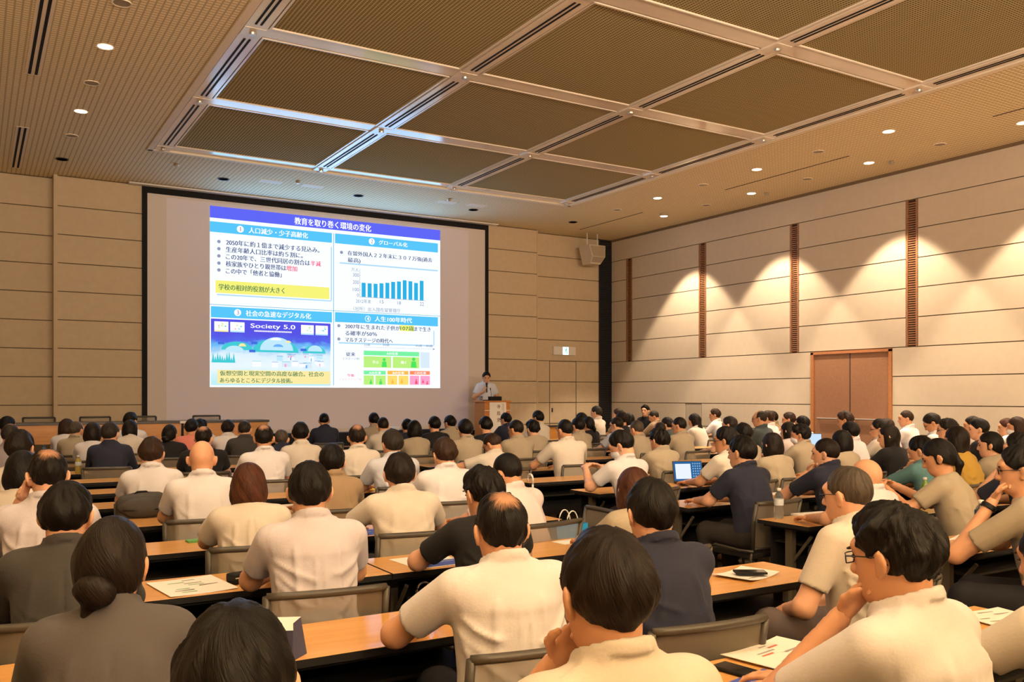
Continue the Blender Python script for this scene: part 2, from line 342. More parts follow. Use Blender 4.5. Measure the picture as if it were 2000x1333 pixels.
# ---------------------------------------------------------------- projection screen and slide
scr = empty('projection_screen', (0, 17.42, 0), label='large grey-white projection screen with black border showing a projected slide', cat='screen')
M_fabric = mat('screen_fabric', (.66, .60, .56), .9, .1)
box('fabric', (2.73, 9.84, 0, .02, .80, 5.29), M_fabric, scr)
box('projector_raster', (3.06, 9.42, -.001, .0, .9, 5.24), mat('screen_raster', (.66, .60, .56), .9, .1, emit=(.30, .28, .55), estr=.10), scr)
for n, b in (('top', (2.64, 9.93, -.004, .02, 5.29, 5.405)), ('l', (2.64, 2.73, -.004, .02, .70, 5.29)), ('r', (9.84, 9.93, -.004, .02, .70, 5.29)), ('b', (2.73, 9.84, -.004, .02, .70, .80))):
    box('border', b, M_blackmatte, scr)
box('roller_case', (2.4, 10.1, -.16, -.01, 5.405, 5.43), M_white, scr)
slide = empty('slide', (0, 0, 0)); slide.parent = scr
SC = {'w': ((1, 1, 1), 1.15), 'n': ((.06, .07, .22), 1), 'p': ((.95, .09, .22), 1), 'pp': ((.95, .4, .5), 1), 'g': ((.08, .24, .10), 1), 'q': ((.22, .25, .40), 1),
      'bg': ((.88, .96, 1.0), 1.12), 'title': ((.12, .14, .95), 1.0), 'cy': ((.10, .58, .98), 1.0), 'line': ((.10, .42, .66), 1), 'yl': ((.95, .92, .20), 1), 'yl2': ((1, .85, .38), 1),
      'bar': ((.03, .45, .80), 1), 'g1': ((.20, .92, .38), 1), 'g2': ((.52, .90, .22), 1), 'g3': ((.08, .80, .12), 1), 'o1': ((1, .52, .08), 1), 'o2': ((1, .74, .16), 1), 'r1': ((1, .28, .14), 1), 'r2': ((1, .38, .62), 1), 'r3': ((.9, .10, .2), 1),
      'pale': ((.72, .85, .98), 1), 'shade': ((.45, .72, .95), 1), 'blue': ((.06, .16, .75), 1), 'teal': ((.06, .62, .68), 1), 'ice': ((.55, .85, 1), 1), 'sky': ((.15, .45, .98), 1), 'gn': ((.30, .33, .48), 1)}
def SM(c): return emis('projected_' + c, SC[c][0], SC[c][1])
LV = [0]
def srect(nm, x0, x1, z0, z1, c, lv, m=None):
    bm = bmesh.new(); y = -.003 - .0015 * lv
    bm.faces.new([bm.verts.new(p) for p in ((x0, y, z0), (x1, y, z0), (x1, y, z1), (x0, y, z1))])
    me = bpy.data.meshes.new(nm); bm.to_mesh(me); bm.free(); me.materials.append(m or SM(c)); o = bpy.data.objects.new(nm, me); C.objects.link(o); o.parent = slide; return o
def spoly(nm, pts, c, lv):
    bm = bmesh.new(); y = -.003 - .0015 * lv; bm.faces.new([bm.verts.new((p[0], y, p[1])) for p in pts])
    me = bpy.data.meshes.new(nm); bm.to_mesh(me); bm.free(); me.materials.append(SM(c)); o = bpy.data.objects.new(nm, me); C.objects.link(o); o.parent = slide; return o
def sdisc(nm, x, z, rx, rz, c, lv, n=24, half=False):
    a = [math.pi * k / n for k in range(n + 1)] if half else [2 * math.pi * k / n for k in range(n)]
    return spoly(nm, [(x + rx * math.cos(t), z + rz * math.sin(t)) for t in a], c, lv)
def text_mesh(nm, body, x0, z0, x1, z1, m, y, parent, off=.0):
    c = bpy.data.curves.new(nm, 'FONT'); c.body = body; c.size = 1.0; c.resolution_u = 3
    t = bpy.data.objects.new(nm, c); C.objects.link(t); bpy.context.view_layer.update()
    me = bpy.data.meshes.new_from_object(t.evaluated_get(bpy.context.evaluated_depsgraph_get())); bpy.data.objects.remove(t)
    n = len(me.vertices); co = np.empty(n * 3, np.float32); me.vertices.foreach_get('co', co); co = co.reshape(-1, 3)
    lo, hi = co.min(0), co.max(0)
    out = np.zeros_like(co); out[:, 0] = x0 + (co[:, 0] - lo[0]) / (hi[0] - lo[0]) * (x1 - x0)
    out[:, 2] = z0 + (co[:, 1] - lo[1]) / (hi[1] - lo[1]) * (z1 - z0); out[:, 1] = y
    me.vertices.foreach_set('co', out.ravel()); me.update()
    if off:                                   # bolder strokes: the glyphs once more, a hair to the right
        bm = bmesh.new(); bm.from_mesh(me); g_ = bmesh.ops.duplicate(bm, geom=bm.verts[:] + bm.edges[:] + bm.faces[:])['geom']
        bmesh.ops.translate(bm, verts=[v for v in g_ if isinstance(v, bmesh.types.BMVert)], vec=((z1 - z0) * .05, -.0004, 0)); bm.to_mesh(me); bm.free()
    me.materials.clear(); me.materials.append(m); me.name = nm
    o = bpy.data.objects.new(nm, me); C.objects.link(o); o.parent = parent; return o
DV = 6.29
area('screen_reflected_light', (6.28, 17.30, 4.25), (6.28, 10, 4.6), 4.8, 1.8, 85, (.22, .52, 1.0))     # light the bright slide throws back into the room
srect('slide_ground', 3.84, 8.715, 1.73, 5.18, 'bg', 0); srect('title_band', 3.84, 8.715, 4.955, 5.18, 'title', 1)
for x0, x1, z0, z1 in ((3.84, DV - .035, 4.685, 4.885), (DV + .03, 8.66, 4.685, 4.885), (3.86, DV - .035, 3.06, 3.27), (DV + .03, 8.66, 3.075, 3.275)): srect('heading_band', x0, x1, z0, z1, 'cy', 1)
srect('divider_line', DV - .006, DV + .006, 1.78, 4.885, 'line', 1); srect('divider_line', 3.84, 8.715, 3.298, 3.308, 'line', 1)
for x0, x1, z0, z1 in ((3.97, 6.235, 3.485, 3.51), (6.23, 6.255, 3.5, 4.60), (6.42, 8.66, 4.275, 4.305), (6.40, 8.55, 2.635, 2.665), (8.55, 8.575, 2.66, 2.98)): srect('card_shadow', x0, x1, z0, z1, 'shade', 1)
srect('yellow_card', 3.945, 6.20, 3.53, 3.77, 'yl', 2); srect('yellow_highlight', 7.755, 8.088, 2.945, 3.07, 'yl', 2)
TXT = [('教育を取り巻く環境の変化', 5.472, 4.985, 7.098, 5.13, 'w'), ('人口減少・少子高齢化', 4.568, 4.725, 5.745, 4.84, 'w'), ('2050年に約１億まで減少する見込み。', 4.138, 4.455, 5.982, 4.565, 'n'), ('生産年齢人口比率は約５割に。', 4.133, 4.318, 5.64, 4.426, 'n'), ('この20年で、三世代同居の割合は', 4.133, 4.18, 5.785, 4.288, 'n'), ('半減', 5.801, 4.18, 6.013, 4.288, 'p'), ('核家族やひとり親世帯は', 4.133, 4.044, 5.3, 4.152, 'n'), ('増加', 5.306, 4.044, 5.524, 4.152, 'p'), ('この中で「他者と協働」', 4.133, 3.906, 5.209, 4.014, 'n'), ('学校の相対的役割が大きく', 3.998, 3.588, 5.269, 3.705, 'g'), ('グローバル化', 7.272, 4.739, 7.928, 4.834, 'w'), ('在留外国人２２年末に３０７万強(過去', 6.585, 4.445, 8.511, 4.556, 'n'), ('最高)', 6.585, 4.302, 6.862, 4.414, 'n'), ('万人', 6.666, 4.135, 6.83, 4.21, 'q'), ('300', 6.702, 4.026, 6.833, 4.101, 'q'), ('200', 6.702, 3.878, 6.833, 3.952, 'q'), ('100', 6.702, 3.729, 6.833, 3.797, 'q'), ('0', 6.79, 3.617, 6.833, 3.685, 'q'), ('2012年末', 6.767, 3.485, 7.101, 3.572, 'q'), ('15', 7.299, 3.507, 7.384, 3.577, 'q'), ('18', 7.699, 3.503, 7.778, 3.573, 'q'), ('22', 8.221, 3.505, 8.317, 3.583, 'q'), ('（出所）出入国在留管理庁', 6.712, 3.327, 7.768, 3.414, 'q'), ('社会の急速なデジタル化', 4.511, 3.108, 5.807, 3.224, 'w'), ('Society 5.0', 4.603, 2.86, 5.484, 2.972, 'w'), ('仮想空間と現実空間の高度な融合。社会の', 4.023, 1.95, 6.073, 2.048, 'g'), ('あらゆるところにデジタル技術。', 4.023, 1.815, 5.427, 1.913, 'g'), ('人生100年時代', 7.182, 3.121, 8.033, 3.231, 'w'), ('2007年に生まれた子供が', 6.533, 2.948, 7.754, 3.045, 'n'), ('107歳', 7.765, 2.955, 8.083, 3.055, 'g'), ('まで生き', 8.09, 2.955, 8.475, 3.05, 'n'), ('る確率が50％', 6.533, 2.806, 7.229, 2.905, 'n'), ('マルチステージの時代へ', 6.533, 2.671, 7.589, 2.77, 'n'), ('22歳', 6.942, 2.602, 7.081, 2.652, 'q'), ('30歳', 7.364, 2.608, 7.513, 2.662, 'q'), ('65歳', 8.125, 2.615, 8.274, 2.669, 'q'), ('80歳', 8.37, 2.618, 8.525, 2.672, 'q'), ('従来', 6.549, 2.381, 6.751, 2.462, 'n'), ('３ステージ制', 6.478, 2.305, 6.836, 2.355, 'q'), ('今後', 6.568, 1.955, 6.731, 2.018, 'p'), ('マルチステージ制', 6.401, 1.882, 6.889, 1.925, 'pp'), ('Aの仕事', 7.449, 2.425, 7.706, 2.487, 'w'), ('学ぶ', 7.131, 2.238, 7.269, 2.30, 'w'), ('働く', 7.775, 2.244, 7.907, 2.306, 'w'), ('Aの仕事', 7.055, 2.015, 7.323, 2.074, 'w'), ('Bの仕事', 7.589, 2.02, 7.851, 2.078, 'w'), ('Cの仕事', 8.097, 2.026, 8.367, 2.084, 'w')]
for t, x0, z0, x1, z1, c in TXT: text_mesh('slide_text', t, x0, z0, x1, z1, SM(c), -.0165, slide, off=.012 if c in 'wngp' else .0)
for x, z, n in ((4.41, 4.785, '1'), (7.12, 4.79, '2'), (4.36, 3.17, '3')):
    sdisc('number_disc', x, z, .066, .066, 'w', 3); text_mesh('number', n, x - (.007 if n == '1' else .02), z - .042, x + (.007 if n == '1' else .02), z + .042, SM('gn'), -.0165, slide, .02)
sdisc('number_ring', 7.033, 3.17, .064, .064, 'w', 3); sdisc('number_ring_inside', 7.033, 3.17, .054, .054, 'cy', 4); text_mesh('number', '4', 7.008, 3.13, 7.055, 3.21, SM('w'), -.0165, slide, .02)
for z in (4.51, 4.373, 4.236, 4.099, 3.967): sdisc('bullet', 4.007, z, .033, .033, 'gn', 3)
for x, z in ((6.458, 4.508), (6.40, 3.0), (6.40, 2.728)): sdisc('bullet', x, z, .033, .033, 'gn', 3)
TOPS = (3.915, 3.912, 3.912, 3.93, 3.95, 3.978, 3.995, 4.03, 4.018, 3.99, 4.045)
for k, z in enumerate(TOPS): srect('chart_bar', 6.895 + k * .1328, 6.985 + k * .1328, 3.622, z + .0, 'bar', 3)
srect('chart_axis', 6.853, 6.860, 3.615, 4.19, 'q', 3); srect('chart_axis', 6.853, 8.36, 3.613, 3.620, 'q', 3)
for z in (3.91, 3.76, 4.06): srect('chart_tick', 6.860, 6.875, z, z + .006, 'q', 3)
for x0, x1, z0, z1, c in ((6.942, 8.21, 2.41, 2.505, 'g1'), (6.942, 7.558, 2.155, 2.39, 'g2'), (7.596, 8.21, 2.155, 2.39, 'g2'), (8.238, 8.457, 2.165, 2.505, 'pale'), (6.942, 7.435, 2.01, 2.09, 'g1'), (7.473, 7.956, 2.014, 2.094, 'o1'), (7.988, 8.465, 2.018, 2.098, 'r1'),
                          (6.942, 7.168, 1.795, 1.99, 'g2'), (7.202, 7.435, 1.795, 1.99, 'g2'), (7.473, 7.699, 1.797, 1.992, 'o2'), (7.727, 7.956, 1.797, 1.992, 'o2'), (7.988, 8.21, 1.8, 1.995, 'r2'), (8.236, 8.465, 1.8, 1.995, 'r2')): srect('stage_block', x0, x1, z0, z1, c, 3)
for x, z, s, c in ((7.40, 2.25, 1, 'g3'), (8.08, 2.26, 1.15, 'g3'), (7.10, 1.85, .5, 'g3'), (7.32, 1.85, .6, 'g3'), (7.59, 1.86, .5, 'o1'), (7.80, 1.87, .5, 'o1'), (8.14, 1.86, .55, 'r3'), (8.30, 1.87, .4, 'r3'), (8.40, 1.84, .4, 'r3')):
    sdisc('pictogram_head', x, z + .075 * s, .035 * s, .035 * s, c, 4, 12); spoly('pictogram_body', [(x - .06 * s, z - .08 * s), (x + .06 * s, z - .08 * s), (x + .045 * s, z + .035 * s), (x - .045 * s, z + .035 * s)], c, 4)
srect('time_arrow', 6.95, 8.56, 2.575, 2.579, 'gn', 3); spoly('time_arrow_tip', [(8.54, 2.555), (8.59, 2.577), (8.54, 2.599)], 'gn', 3)
# the picture of the future city on the slide: generic blue illustration
pm = bpy.data.materials.new('projected_city_sky'); nt, b = nodes_of(pm); N, L = nt.nodes, nt.links
b.inputs['Base Color'].default_value = (0, 0, 0, 1); b.inputs['Specular IOR Level'].default_value = 0
tc = N.new('ShaderNodeTexCoord'); sp = N.new('ShaderNodeSeparateXYZ'); L.new(tc.outputs['Generated'], sp.inputs[0])
nz = N.new('ShaderNodeTexNoise'); nz.inputs['Scale'].default_value = 9; L.new(tc.outputs['Generated'], nz.inputs['Vector'])
ad = math_node(N, 'MULTIPLY_ADD', b=.22); L.new(nz.outputs[0], ad.inputs[0]); L.new(sp.outputs['Z'], ad.inputs[2])
rp = N.new('ShaderNodeValToRGB'); L.new(ad.outputs[0], rp.inputs[0]); L.new(rp.outputs[0], b.inputs['Emission Color']); b.inputs['Emission Strength'].default_value = 1
rp.color_ramp.elements[0].position = .18; rp.color_ramp.elements[0].color = (.55, .88, .95, 1)
rp.color_ramp.elements[1].position = .92; rp.color_ramp.elements[1].color = (.10, .09, .80, 1)
for p, c in ((.42, (.85, .95, 1)), (.58, (.75, .90, 1)), (.72, (.16, .52, .95)), (.80, (.10, .14, .85))):
    e_ = rp.color_ramp.elements.new(p); e_.color = (*c, 1)
srect('city_picture', 3.86, 6.225, 1.766, 3.035, 'sky', 1, pm)
rnd = random.Random(3); DL = [0.0]
for x0, x1 in ((3.923, 4.186), (4.22, 4.491), (5.61, 5.872), (5.91, 6.168)):
    srect('inset_card', x0, x1, 2.79, 2.985, 'w', 2); srect('inset_strip', x0, x1, 2.79, 2.82, 'yl2' if x0 < 4 else 'ice', 3)
    for k in range(5): sdisc('inset_mark', rnd.uniform(x0 + .04, x1 - .04), rnd.uniform(2.85, 2.95), .018, .014, rnd.choice(['teal', 'ice', 'r2', 'g2']), 3, 8)
for x, z, rx, rz, c in ((5.1, 2.42, .46, .27, 'teal'), (5.12, 2.46, .33, .26, 'ice'), (5.1, 2.66, .11, .05, 'bg'), (5.15, 2.53, .10, .055, 'sky'), (4.35, 2.45, .30, .16, 'teal'), (4.45, 2.52, .07, .06, 'yl2'), (4.3, 2.42, .18, .11, 'ice'), (5.88, 2.42, .24, .16, 'teal'), (5.9, 2.46, .15, .12, 'ice'), (5.35, 2.62, .06, .04, 'yl2')):
    DL[0] += .12; sdisc('city_dome', x, z, rx, rz, c, 1.2 + DL[0], 16, half=True)
for k in range(10):
    x = 3.9 + k * .043; h = rnd.uniform(.10, .22); spoly('city_tree', [(x - .03, 2.2), (x + .03, 2.2), (x, 2.2 + h)], 'teal', 2)
for k in range(16):
    x = rnd.uniform(4.35, 6.0); z = rnd.uniform(2.09, 2.33); w = rnd.uniform(.08, .2); h = rnd.uniform(.05, .11)
    srect('city_room', x, x + w, z, z + h, rnd.choice(['w', 'pale', 'bg', 'ice']), 2); srect('city_room_edge', x, x + w, z + h, z + h + .008, rnd.choice(['blue', 'teal', 'gn']), 3)
    if k % 2: srect('city_room_mark', x + w * .3, x + w * .5, z, z + h * .6, rnd.choice(['blue', 'sky', 'r2', 'teal']), 3)
for x, z in ((3.99, 2.55), (4.58, 2.41), (5.6, 2.46), (4.62, 2.57)): srect('city_sign', x, x + .12, z, z + .05, 'blue', 3)
for k in range(26): srect('subtitle_mark', 4.68 + k * .0287, 4.70 + k * .0287, 2.815, 2.843, 'w', 3)
srect('yellow_card', 3.979, 6.215, 1.80, 2.06, 'yl2', 4)

# ---------------------------------------------------------------- stage with lectern and dais tables
stg = tag(box('stage', (XL, 13.2, 14.75, 17.44, 0, .4), mat('stage_carpet', (.13, .10, .07), .9, .1, noise=.25, nscale=50)), 'low carpeted stage along the front wall', kind='structure')
M_dais = wood_material('dais_wood', (.50, .21, .045), (.60, .27, .065), rough=.4)
M_daistop = mat('dais_dark_top', (.035, .03, .028), .35, .5)
for i, (x0, x1) in enumerate(((-.75, 1.16), (1.17, 3.02), (3.03, 4.50))):
    r = empty('dais_table', (x0, 16, .4), label='%s wood-fronted dais table from the left on the stage' % NTH[i], cat='table', group='dais tables on the stage')
    w = x1 - x0
    box('table_top', (0, w, -.25, .25, .70, .74), M_daistop, r, .004); box('front_panel', (.02, w - .02, -.23, -.21, .40, .70), M_dais, r)
    for x in (.06, w - .10): box('leg', (x, x + .04, -.2, .2, 0, .70), M_dark, r)
tag(box('name_card', (2.98, 3.20, 15.72, 15.73, 1.10, 1.14), M_white), 'small white card lying on the edge of the dais table', 'card')
for i, (x0, x1, z) in enumerate(((4.35, 6.0, .92), (6.02, 7.85, .94))):
    r = empty('draped_table', (x0, 14.95, .4), label='low table under a black cloth at the stage edge, %s one' % ('left', 'right')[i], cat='table', group='black draped tables')
    w = x1 - x0; bm = bmesh.new(); n = 60
    top = [bm.verts.new((w * k / n, -.2, z - .4)) for k in range(n + 1)]; tb = [bm.verts.new((w * k / n, .2, z - .4)) for k in range(n + 1)]
    bt = [bm.verts.new((w * k / n, -.2 + .015 * math.sin(k * 1.7) - .01, .01)) for k in range(n + 1)]; bb = [bm.verts.new((w * k / n, .2 + .015 * math.sin(k * 1.3), .01)) for k in range(n + 1)]
    for k in range(n):
        bm.faces.new((top[k], top[k + 1], tb[k + 1], tb[k])); bm.faces.new((bt[k], bt[k + 1], top[k + 1], top[k])); bm.faces.new((tb[k], tb[k + 1], bb[k + 1], bb[k]))
    bm.faces.new((top[0], tb[0], bb[0], bt[0])); bm.faces.new((top[n], bt[n], bb[n], tb[n]))
    finish('black_cloth', bm, mat('black_cloth', (.015, .017, .022), .85, .1), r, smooth=False)
tag(box('monitor_case', (6.05, 6.62, 14.85, 15.1, .94, 1.0), mat('pale_case', (.5, .55, .6), .4), bevel=.01), 'pale flat case lying on the black draped table', 'case')
r = empty('low_sideboard', (10.6, 16.4, .4), label='low orange wood sideboard with dark top before the exit door', cat='sideboard')
box('carcass', (0, 1.5, -.2, .2, 0, .48), M_dais, r); box('dark_top', (-.02, 1.52, -.22, .22, .48, .51), M_daistop, r)
M_lec = wood_material('lectern_wood', (.42, .15, .035), (.52, .20, .05), rough=.35)
lc = empty('lectern', (9.16, 15.9, .4), label='brown wooden lectern with a white name placard at the stage', cat='lectern')
box('body', (-.30, .30, -.2, .22, 0, 1.03), M_lec, lc, .006); box('desk_top', (-.32, .32, -.22, .26, 1.03, 1.065), M_lec, lc, .006)
box('inlay_strip', (-.302, .302, -.204, -.2, .86, .872), M_white, lc)
pl = box('name_placard', (-.19, .20, -.214, -.206, .30, 1.05), M_paper, lc)
M_ink = mat('ink_red_brown', (.16, .05, .03), .7)
for k, ch in enumerate('寺島史'): text_mesh('placard_character', ch, -.02, .90 - .135 * k, .06, .985 - .135 * k, M_ink, -.2155, pl, .01)
for k in range(16): box('placard_small_mark', (.133, .147, -.2155, -.214, .98 - .034 * k, 1.0 - .034 * k), mat('ink_grey', (.2, .17, .15), .7), pl)
for k in range(5): box('placard_small_mark', (.098, .110, -.2155, -.214, .985 - .028 * k, 1.0 - .028 * k), mat('ink_grey', (.2, .17, .15), .7), pl)
lp = empty('laptop', (9.18, 15.86, 1.465), label='open black laptop on the lectern, seen from behind', cat='laptop')
box('base', (-.16, .16, -.02, .2, 0, .016), M_blackmatte, lp, .003); box('lid', (-.16, .16, -.03, -.018, .0, .085), M_blackmatte, lp, .002)
bm = bmesh.new(); bm_lathe(bm, [(.0001, .002), (.028, .002), (.033, .09), (.030, .09), (.026, .006), (.0001, .006)], 16)
o = tag(finish('water_glass', bm, mat('clear_glass', (.9, .9, .9), .05, .5, trans=.9), smooth=True), 'upturned clear water glass on the left edge of the lectern', 'glass'); o.location = (8.92, 15.95, 1.465)
# ---------------------------------------------------------------- people: signed-distance bodies meshed with surface nets
def cone(a, b, ra, rb): return ('c', np.array(a, float), np.array(b, float), ra, rb)
def ell(c, r, R=None): return ('e', np.array(c, float), np.array(r, float), np.eye(3) if R is None else R)
def prim_box(p, pad):
    if p[0] == 'c':
        m = max(p[3], p[4]) + pad; return np.minimum(p[1], p[2]) - m, np.maximum(p[1], p[2]) + m
    m = p[2].max() + pad; return p[1] - m, p[1] + m
def prim_eval(p, X, Y, Z):
    if p[0] == 'c':
        a, b = p[1], p[2]; ab = b - a; L2 = max(float(ab @ ab), 1e-9)
        x, y, z = X - a[0], Y - a[1], Z - a[2]
        t = np.clip((x * ab[0] + y * ab[1] + z * ab[2]) / L2, 0, 1)
        return np.sqrt((x - t * ab[0]) ** 2 + (y - t * ab[1]) ** 2 + (z - t * ab[2]) ** 2) - (p[3] + (p[4] - p[3]) * t)
    c, r, R = p[1], p[2], p[3]
    x, y, z = X - c[0], Y - c[1], Z - c[2]
    u = (R[0, 0] * x + R[1, 0] * y + R[2, 0] * z) / r[0]; v = (R[0, 1] * x + R[1, 1] * y + R[2, 1] * z) / r[1]; w = (R[0, 2] * x + R[1, 2] * y + R[2, 2] * z) / r[2]
    k0 = np.sqrt(u * u + v * v + w * w) + 1e-6; k1 = np.sqrt((u / r[0]) ** 2 + (v / r[1]) ** 2 + (w / r[2]) ** 2) + 1e-6
    return k0 * (k0 - 1) / k1
class Field:
    def __init__(s, lo, hi, h):
        s.lo = np.array(lo) - 2 * h; s.h = h; s.n = np.ceil((np.array(hi) + 2 * h - s.lo) / h).astype(int) + 1
        s.V = np.full(s.n, 1.0, np.float32); s.ax = [(s.lo[i] + h * np.arange(s.n[i])).astype(np.float32) for i in range(3)]
    def grids(s, sl=(slice(None),) * 3):
        return s.ax[0][sl[0]][:, None, None], s.ax[1][sl[1]][None, :, None], s.ax[2][sl[2]][None, None, :]
    def add(s, p, k=.02):
        lo, hi = prim_box(p, k + 2.5 * s.h)
        i0 = np.clip(np.floor((lo - s.lo) / s.h).astype(int), 0, s.n); i1 = np.clip(np.ceil((hi - s.lo) / s.h).astype(int) + 1, 0, s.n)
        if (i1 <= i0).any(): return
        sl = tuple(slice(a, b) for a, b in zip(i0, i1)); d = prim_eval(p, *s.grids(sl)); V = s.V[sl]
        if k > 0:
            t = np.clip(.5 + .5 * (V - d) / k, 0, 1); s.V[sl] = V + (d - V) * t - k * t * (1 - t)
        else: s.V[sl] = np.minimum(V, d)
    def cut(s, f):                                   # keep where f < 0
        s.V = np.maximum(s.V, f(*s.grids()).astype(np.float32))
def fold_noise(X, Y, Z, rs, f, n=5):
    o = 0
    for i in range(n):
        a = rs.normal(size=3); a /= np.linalg.norm(a); q = f * rs.uniform(.6, 1.6)
        o = o + np.sin((a[0] * X + a[1] * Y + a[2] * Z) * q + rs.uniform(0, 6.3))
    return o / n
def build_field(prims, h, k, lo=None, hi=None):
    bs = [prim_box(p, .004) for p in prims]; L = np.min([b[0] for b in bs], 0); H = np.max([b[1] for b in bs], 0)
    if lo is not None: L = np.maximum(L, lo)
    if hi is not None: H = np.minimum(H, hi)
    F = Field(L, H, h)
    for p in prims: F.add(p, k)
    return F
OFF = np.array([(i, j, k) for i in (0, 1) for j in (0, 1) for k in (0, 1)])
def surface_nets(F):
    V = F.V; S = V < 0
    c = np.zeros(np.array(V.shape) - 1, np.int8)
    for i, j, k in OFF: c += S[i:V.shape[0] - 1 + i, j:V.shape[1] - 1 + j, k:V.shape[2] - 1 + k]
    act = np.argwhere((c > 0) & (c < 8))
    if len(act) == 0: return np.zeros((0, 3)), np.zeros((0, 4), int)
    idx = -np.ones(c.shape, np.int32); idx[tuple(act.T)] = np.arange(len(act))
    acc = np.zeros((len(act), 3)); cnt = np.zeros(len(act))
    for a in OFF:
        for d in range(3):
            if a[d]: continue
            b = a.copy(); b[d] = 1
            va = V[tuple((act + a).T)]; vb = V[tuple((act + b).T)]; m = (va < 0) != (vb < 0)
            t = np.where(m, va / np.where(m, va - vb, 1), 0)
            p = np.repeat(a[None].astype(float), len(act), 0); p[:, d] += t
            acc[m] += p[m]; cnt[m] += 1
    verts = F.lo + F.h * (act + acc / cnt[:, None])
    faces = []
    for d in range(3):
        e = [1, 2] if d == 0 else ([0, 2] if d == 1 else [0, 1])
        sl0 = [slice(1, -1)] * 3; sl1 = [slice(1, -1)] * 3; sl0[d] = slice(0, -1); sl1[d] = slice(1, None)
        A = S[tuple(sl0)]; B = S[tuple(sl1)]; q = np.argwhere(A != B)
        if len(q) == 0: continue
        sg = A[tuple(q.T)]; off = np.ones(3, int); off[d] = 0; q = q + off
        u = np.zeros(3, int); v = np.zeros(3, int); u[e[0]] = 1; v[e[1]] = 1
        f = np.stack([idx[tuple((q - u - v).T)], idx[tuple((q - v).T)], idx[tuple(q.T)], idx[tuple((q - u).T)]], 1)
        fl = sg if d != 1 else ~sg
        f[~fl] = f[~fl][:, ::-1]; faces.append(f)
    return verts, np.concatenate(faces)
def mesh_np(name, parts, m, parent):
    vs, fs, n = [], [], 0
    for v, f in parts: vs.append(v); fs.append(f + n); n += len(v)
    v = np.concatenate(vs); f = np.concatenate(fs)
    me = bpy.data.meshes.new(name); me.vertices.add(len(v)); me.vertices.foreach_set('co', v.astype(np.float32).ravel())
    me.loops.add(f.size); me.loops.foreach_set('vertex_index', f.astype(np.int32).ravel())
    me.polygons.add(len(f)); me.polygons.foreach_set('loop_start', np.arange(0, f.size, 4, dtype=np.int32))
    me.polygons.foreach_set('use_smooth', np.ones(len(f), bool)); me.update(calc_edges=True); me.materials.append(m)
    o = bpy.data.objects.new(name, me); C.objects.link(o); o.parent = parent; return o
def RX(a): c, s = math.cos(a), math.sin(a); return np.array([[1, 0, 0], [0, c, -s], [0, s, c]])
def RY(a): c, s = math.cos(a), math.sin(a); return np.array([[c, 0, s], [0, 1, 0], [-s, 0, c]])
def RZ(a): c, s = math.cos(a), math.sin(a); return np.array([[c, -s, 0], [s, c, 0], [0, 0, 1]])
def hand_prims(w, d, palm, side, curl, sz=1.0):
    """w wrist, d along the hand, palm = direction the palm faces, side +1 if the thumb is on +lateral"""
    d = d / np.linalg.norm(d); palm = palm - d * (palm @ d); palm = palm / np.linalg.norm(palm); lat = np.cross(palm, d) * side
    P = [cone(w - d * .02, w + d * .03, .024 * sz, .024 * sz)]
    for q in (-.026, -.009, .009, .026): P.append(cone(w + d * .025 + lat * q * .7, w + d * .082 * sz + lat * q * sz, .0145 * sz, .0115 * sz))
    for q, l in ((.027, .90), (.009, 1.0), (-.009, .95), (-.026, .76)):
        p = w + d * .085 * sz + lat * q * sz; a = curl * .35
        for seg, r in ((.040, .0088), (.026, .0082), (.021, .0075)):
            dd = d * math.cos(a) + palm * math.sin(a) + lat * q * 2.0; e = p + dd / np.linalg.norm(dd) * seg * l * sz
            P.append(cone(p, e, r * sz, (r - .0006) * sz)); p = e; a += curl
    p = w + d * .022 * sz + lat * .024 * sz
    for seg, r, (cd, cl, cp) in ((.040, .0125, (.65, .72, .25)), (.030, .0105, (.85, .35, .4)), (.024, .0090, (.9, .05, .45))):
        dd = d * cd + lat * cl + palm * cp * min(curl, 1.2); e = p + dd / np.linalg.norm(dd) * seg * sz; P.append(cone(p, e, r * sz, (r - .001) * sz)); p = e
    return P
SKIN = [mat('skin_%d' % i, c, .5, .35, noise=.05, nscale=25) for i, c in enumerate(((.60, .32, .185), (.53, .27, .15), (.66, .37, .235)))]
HAIRC = {'k': (.0028, .0021, .0018), 'd': (.0065, .0038, .0026), 'b': (.020, .0095, .0052), 'r': (.040, .013, .006), 'g': (.040, .031, .023), 's': (.015, .0115, .0085)}
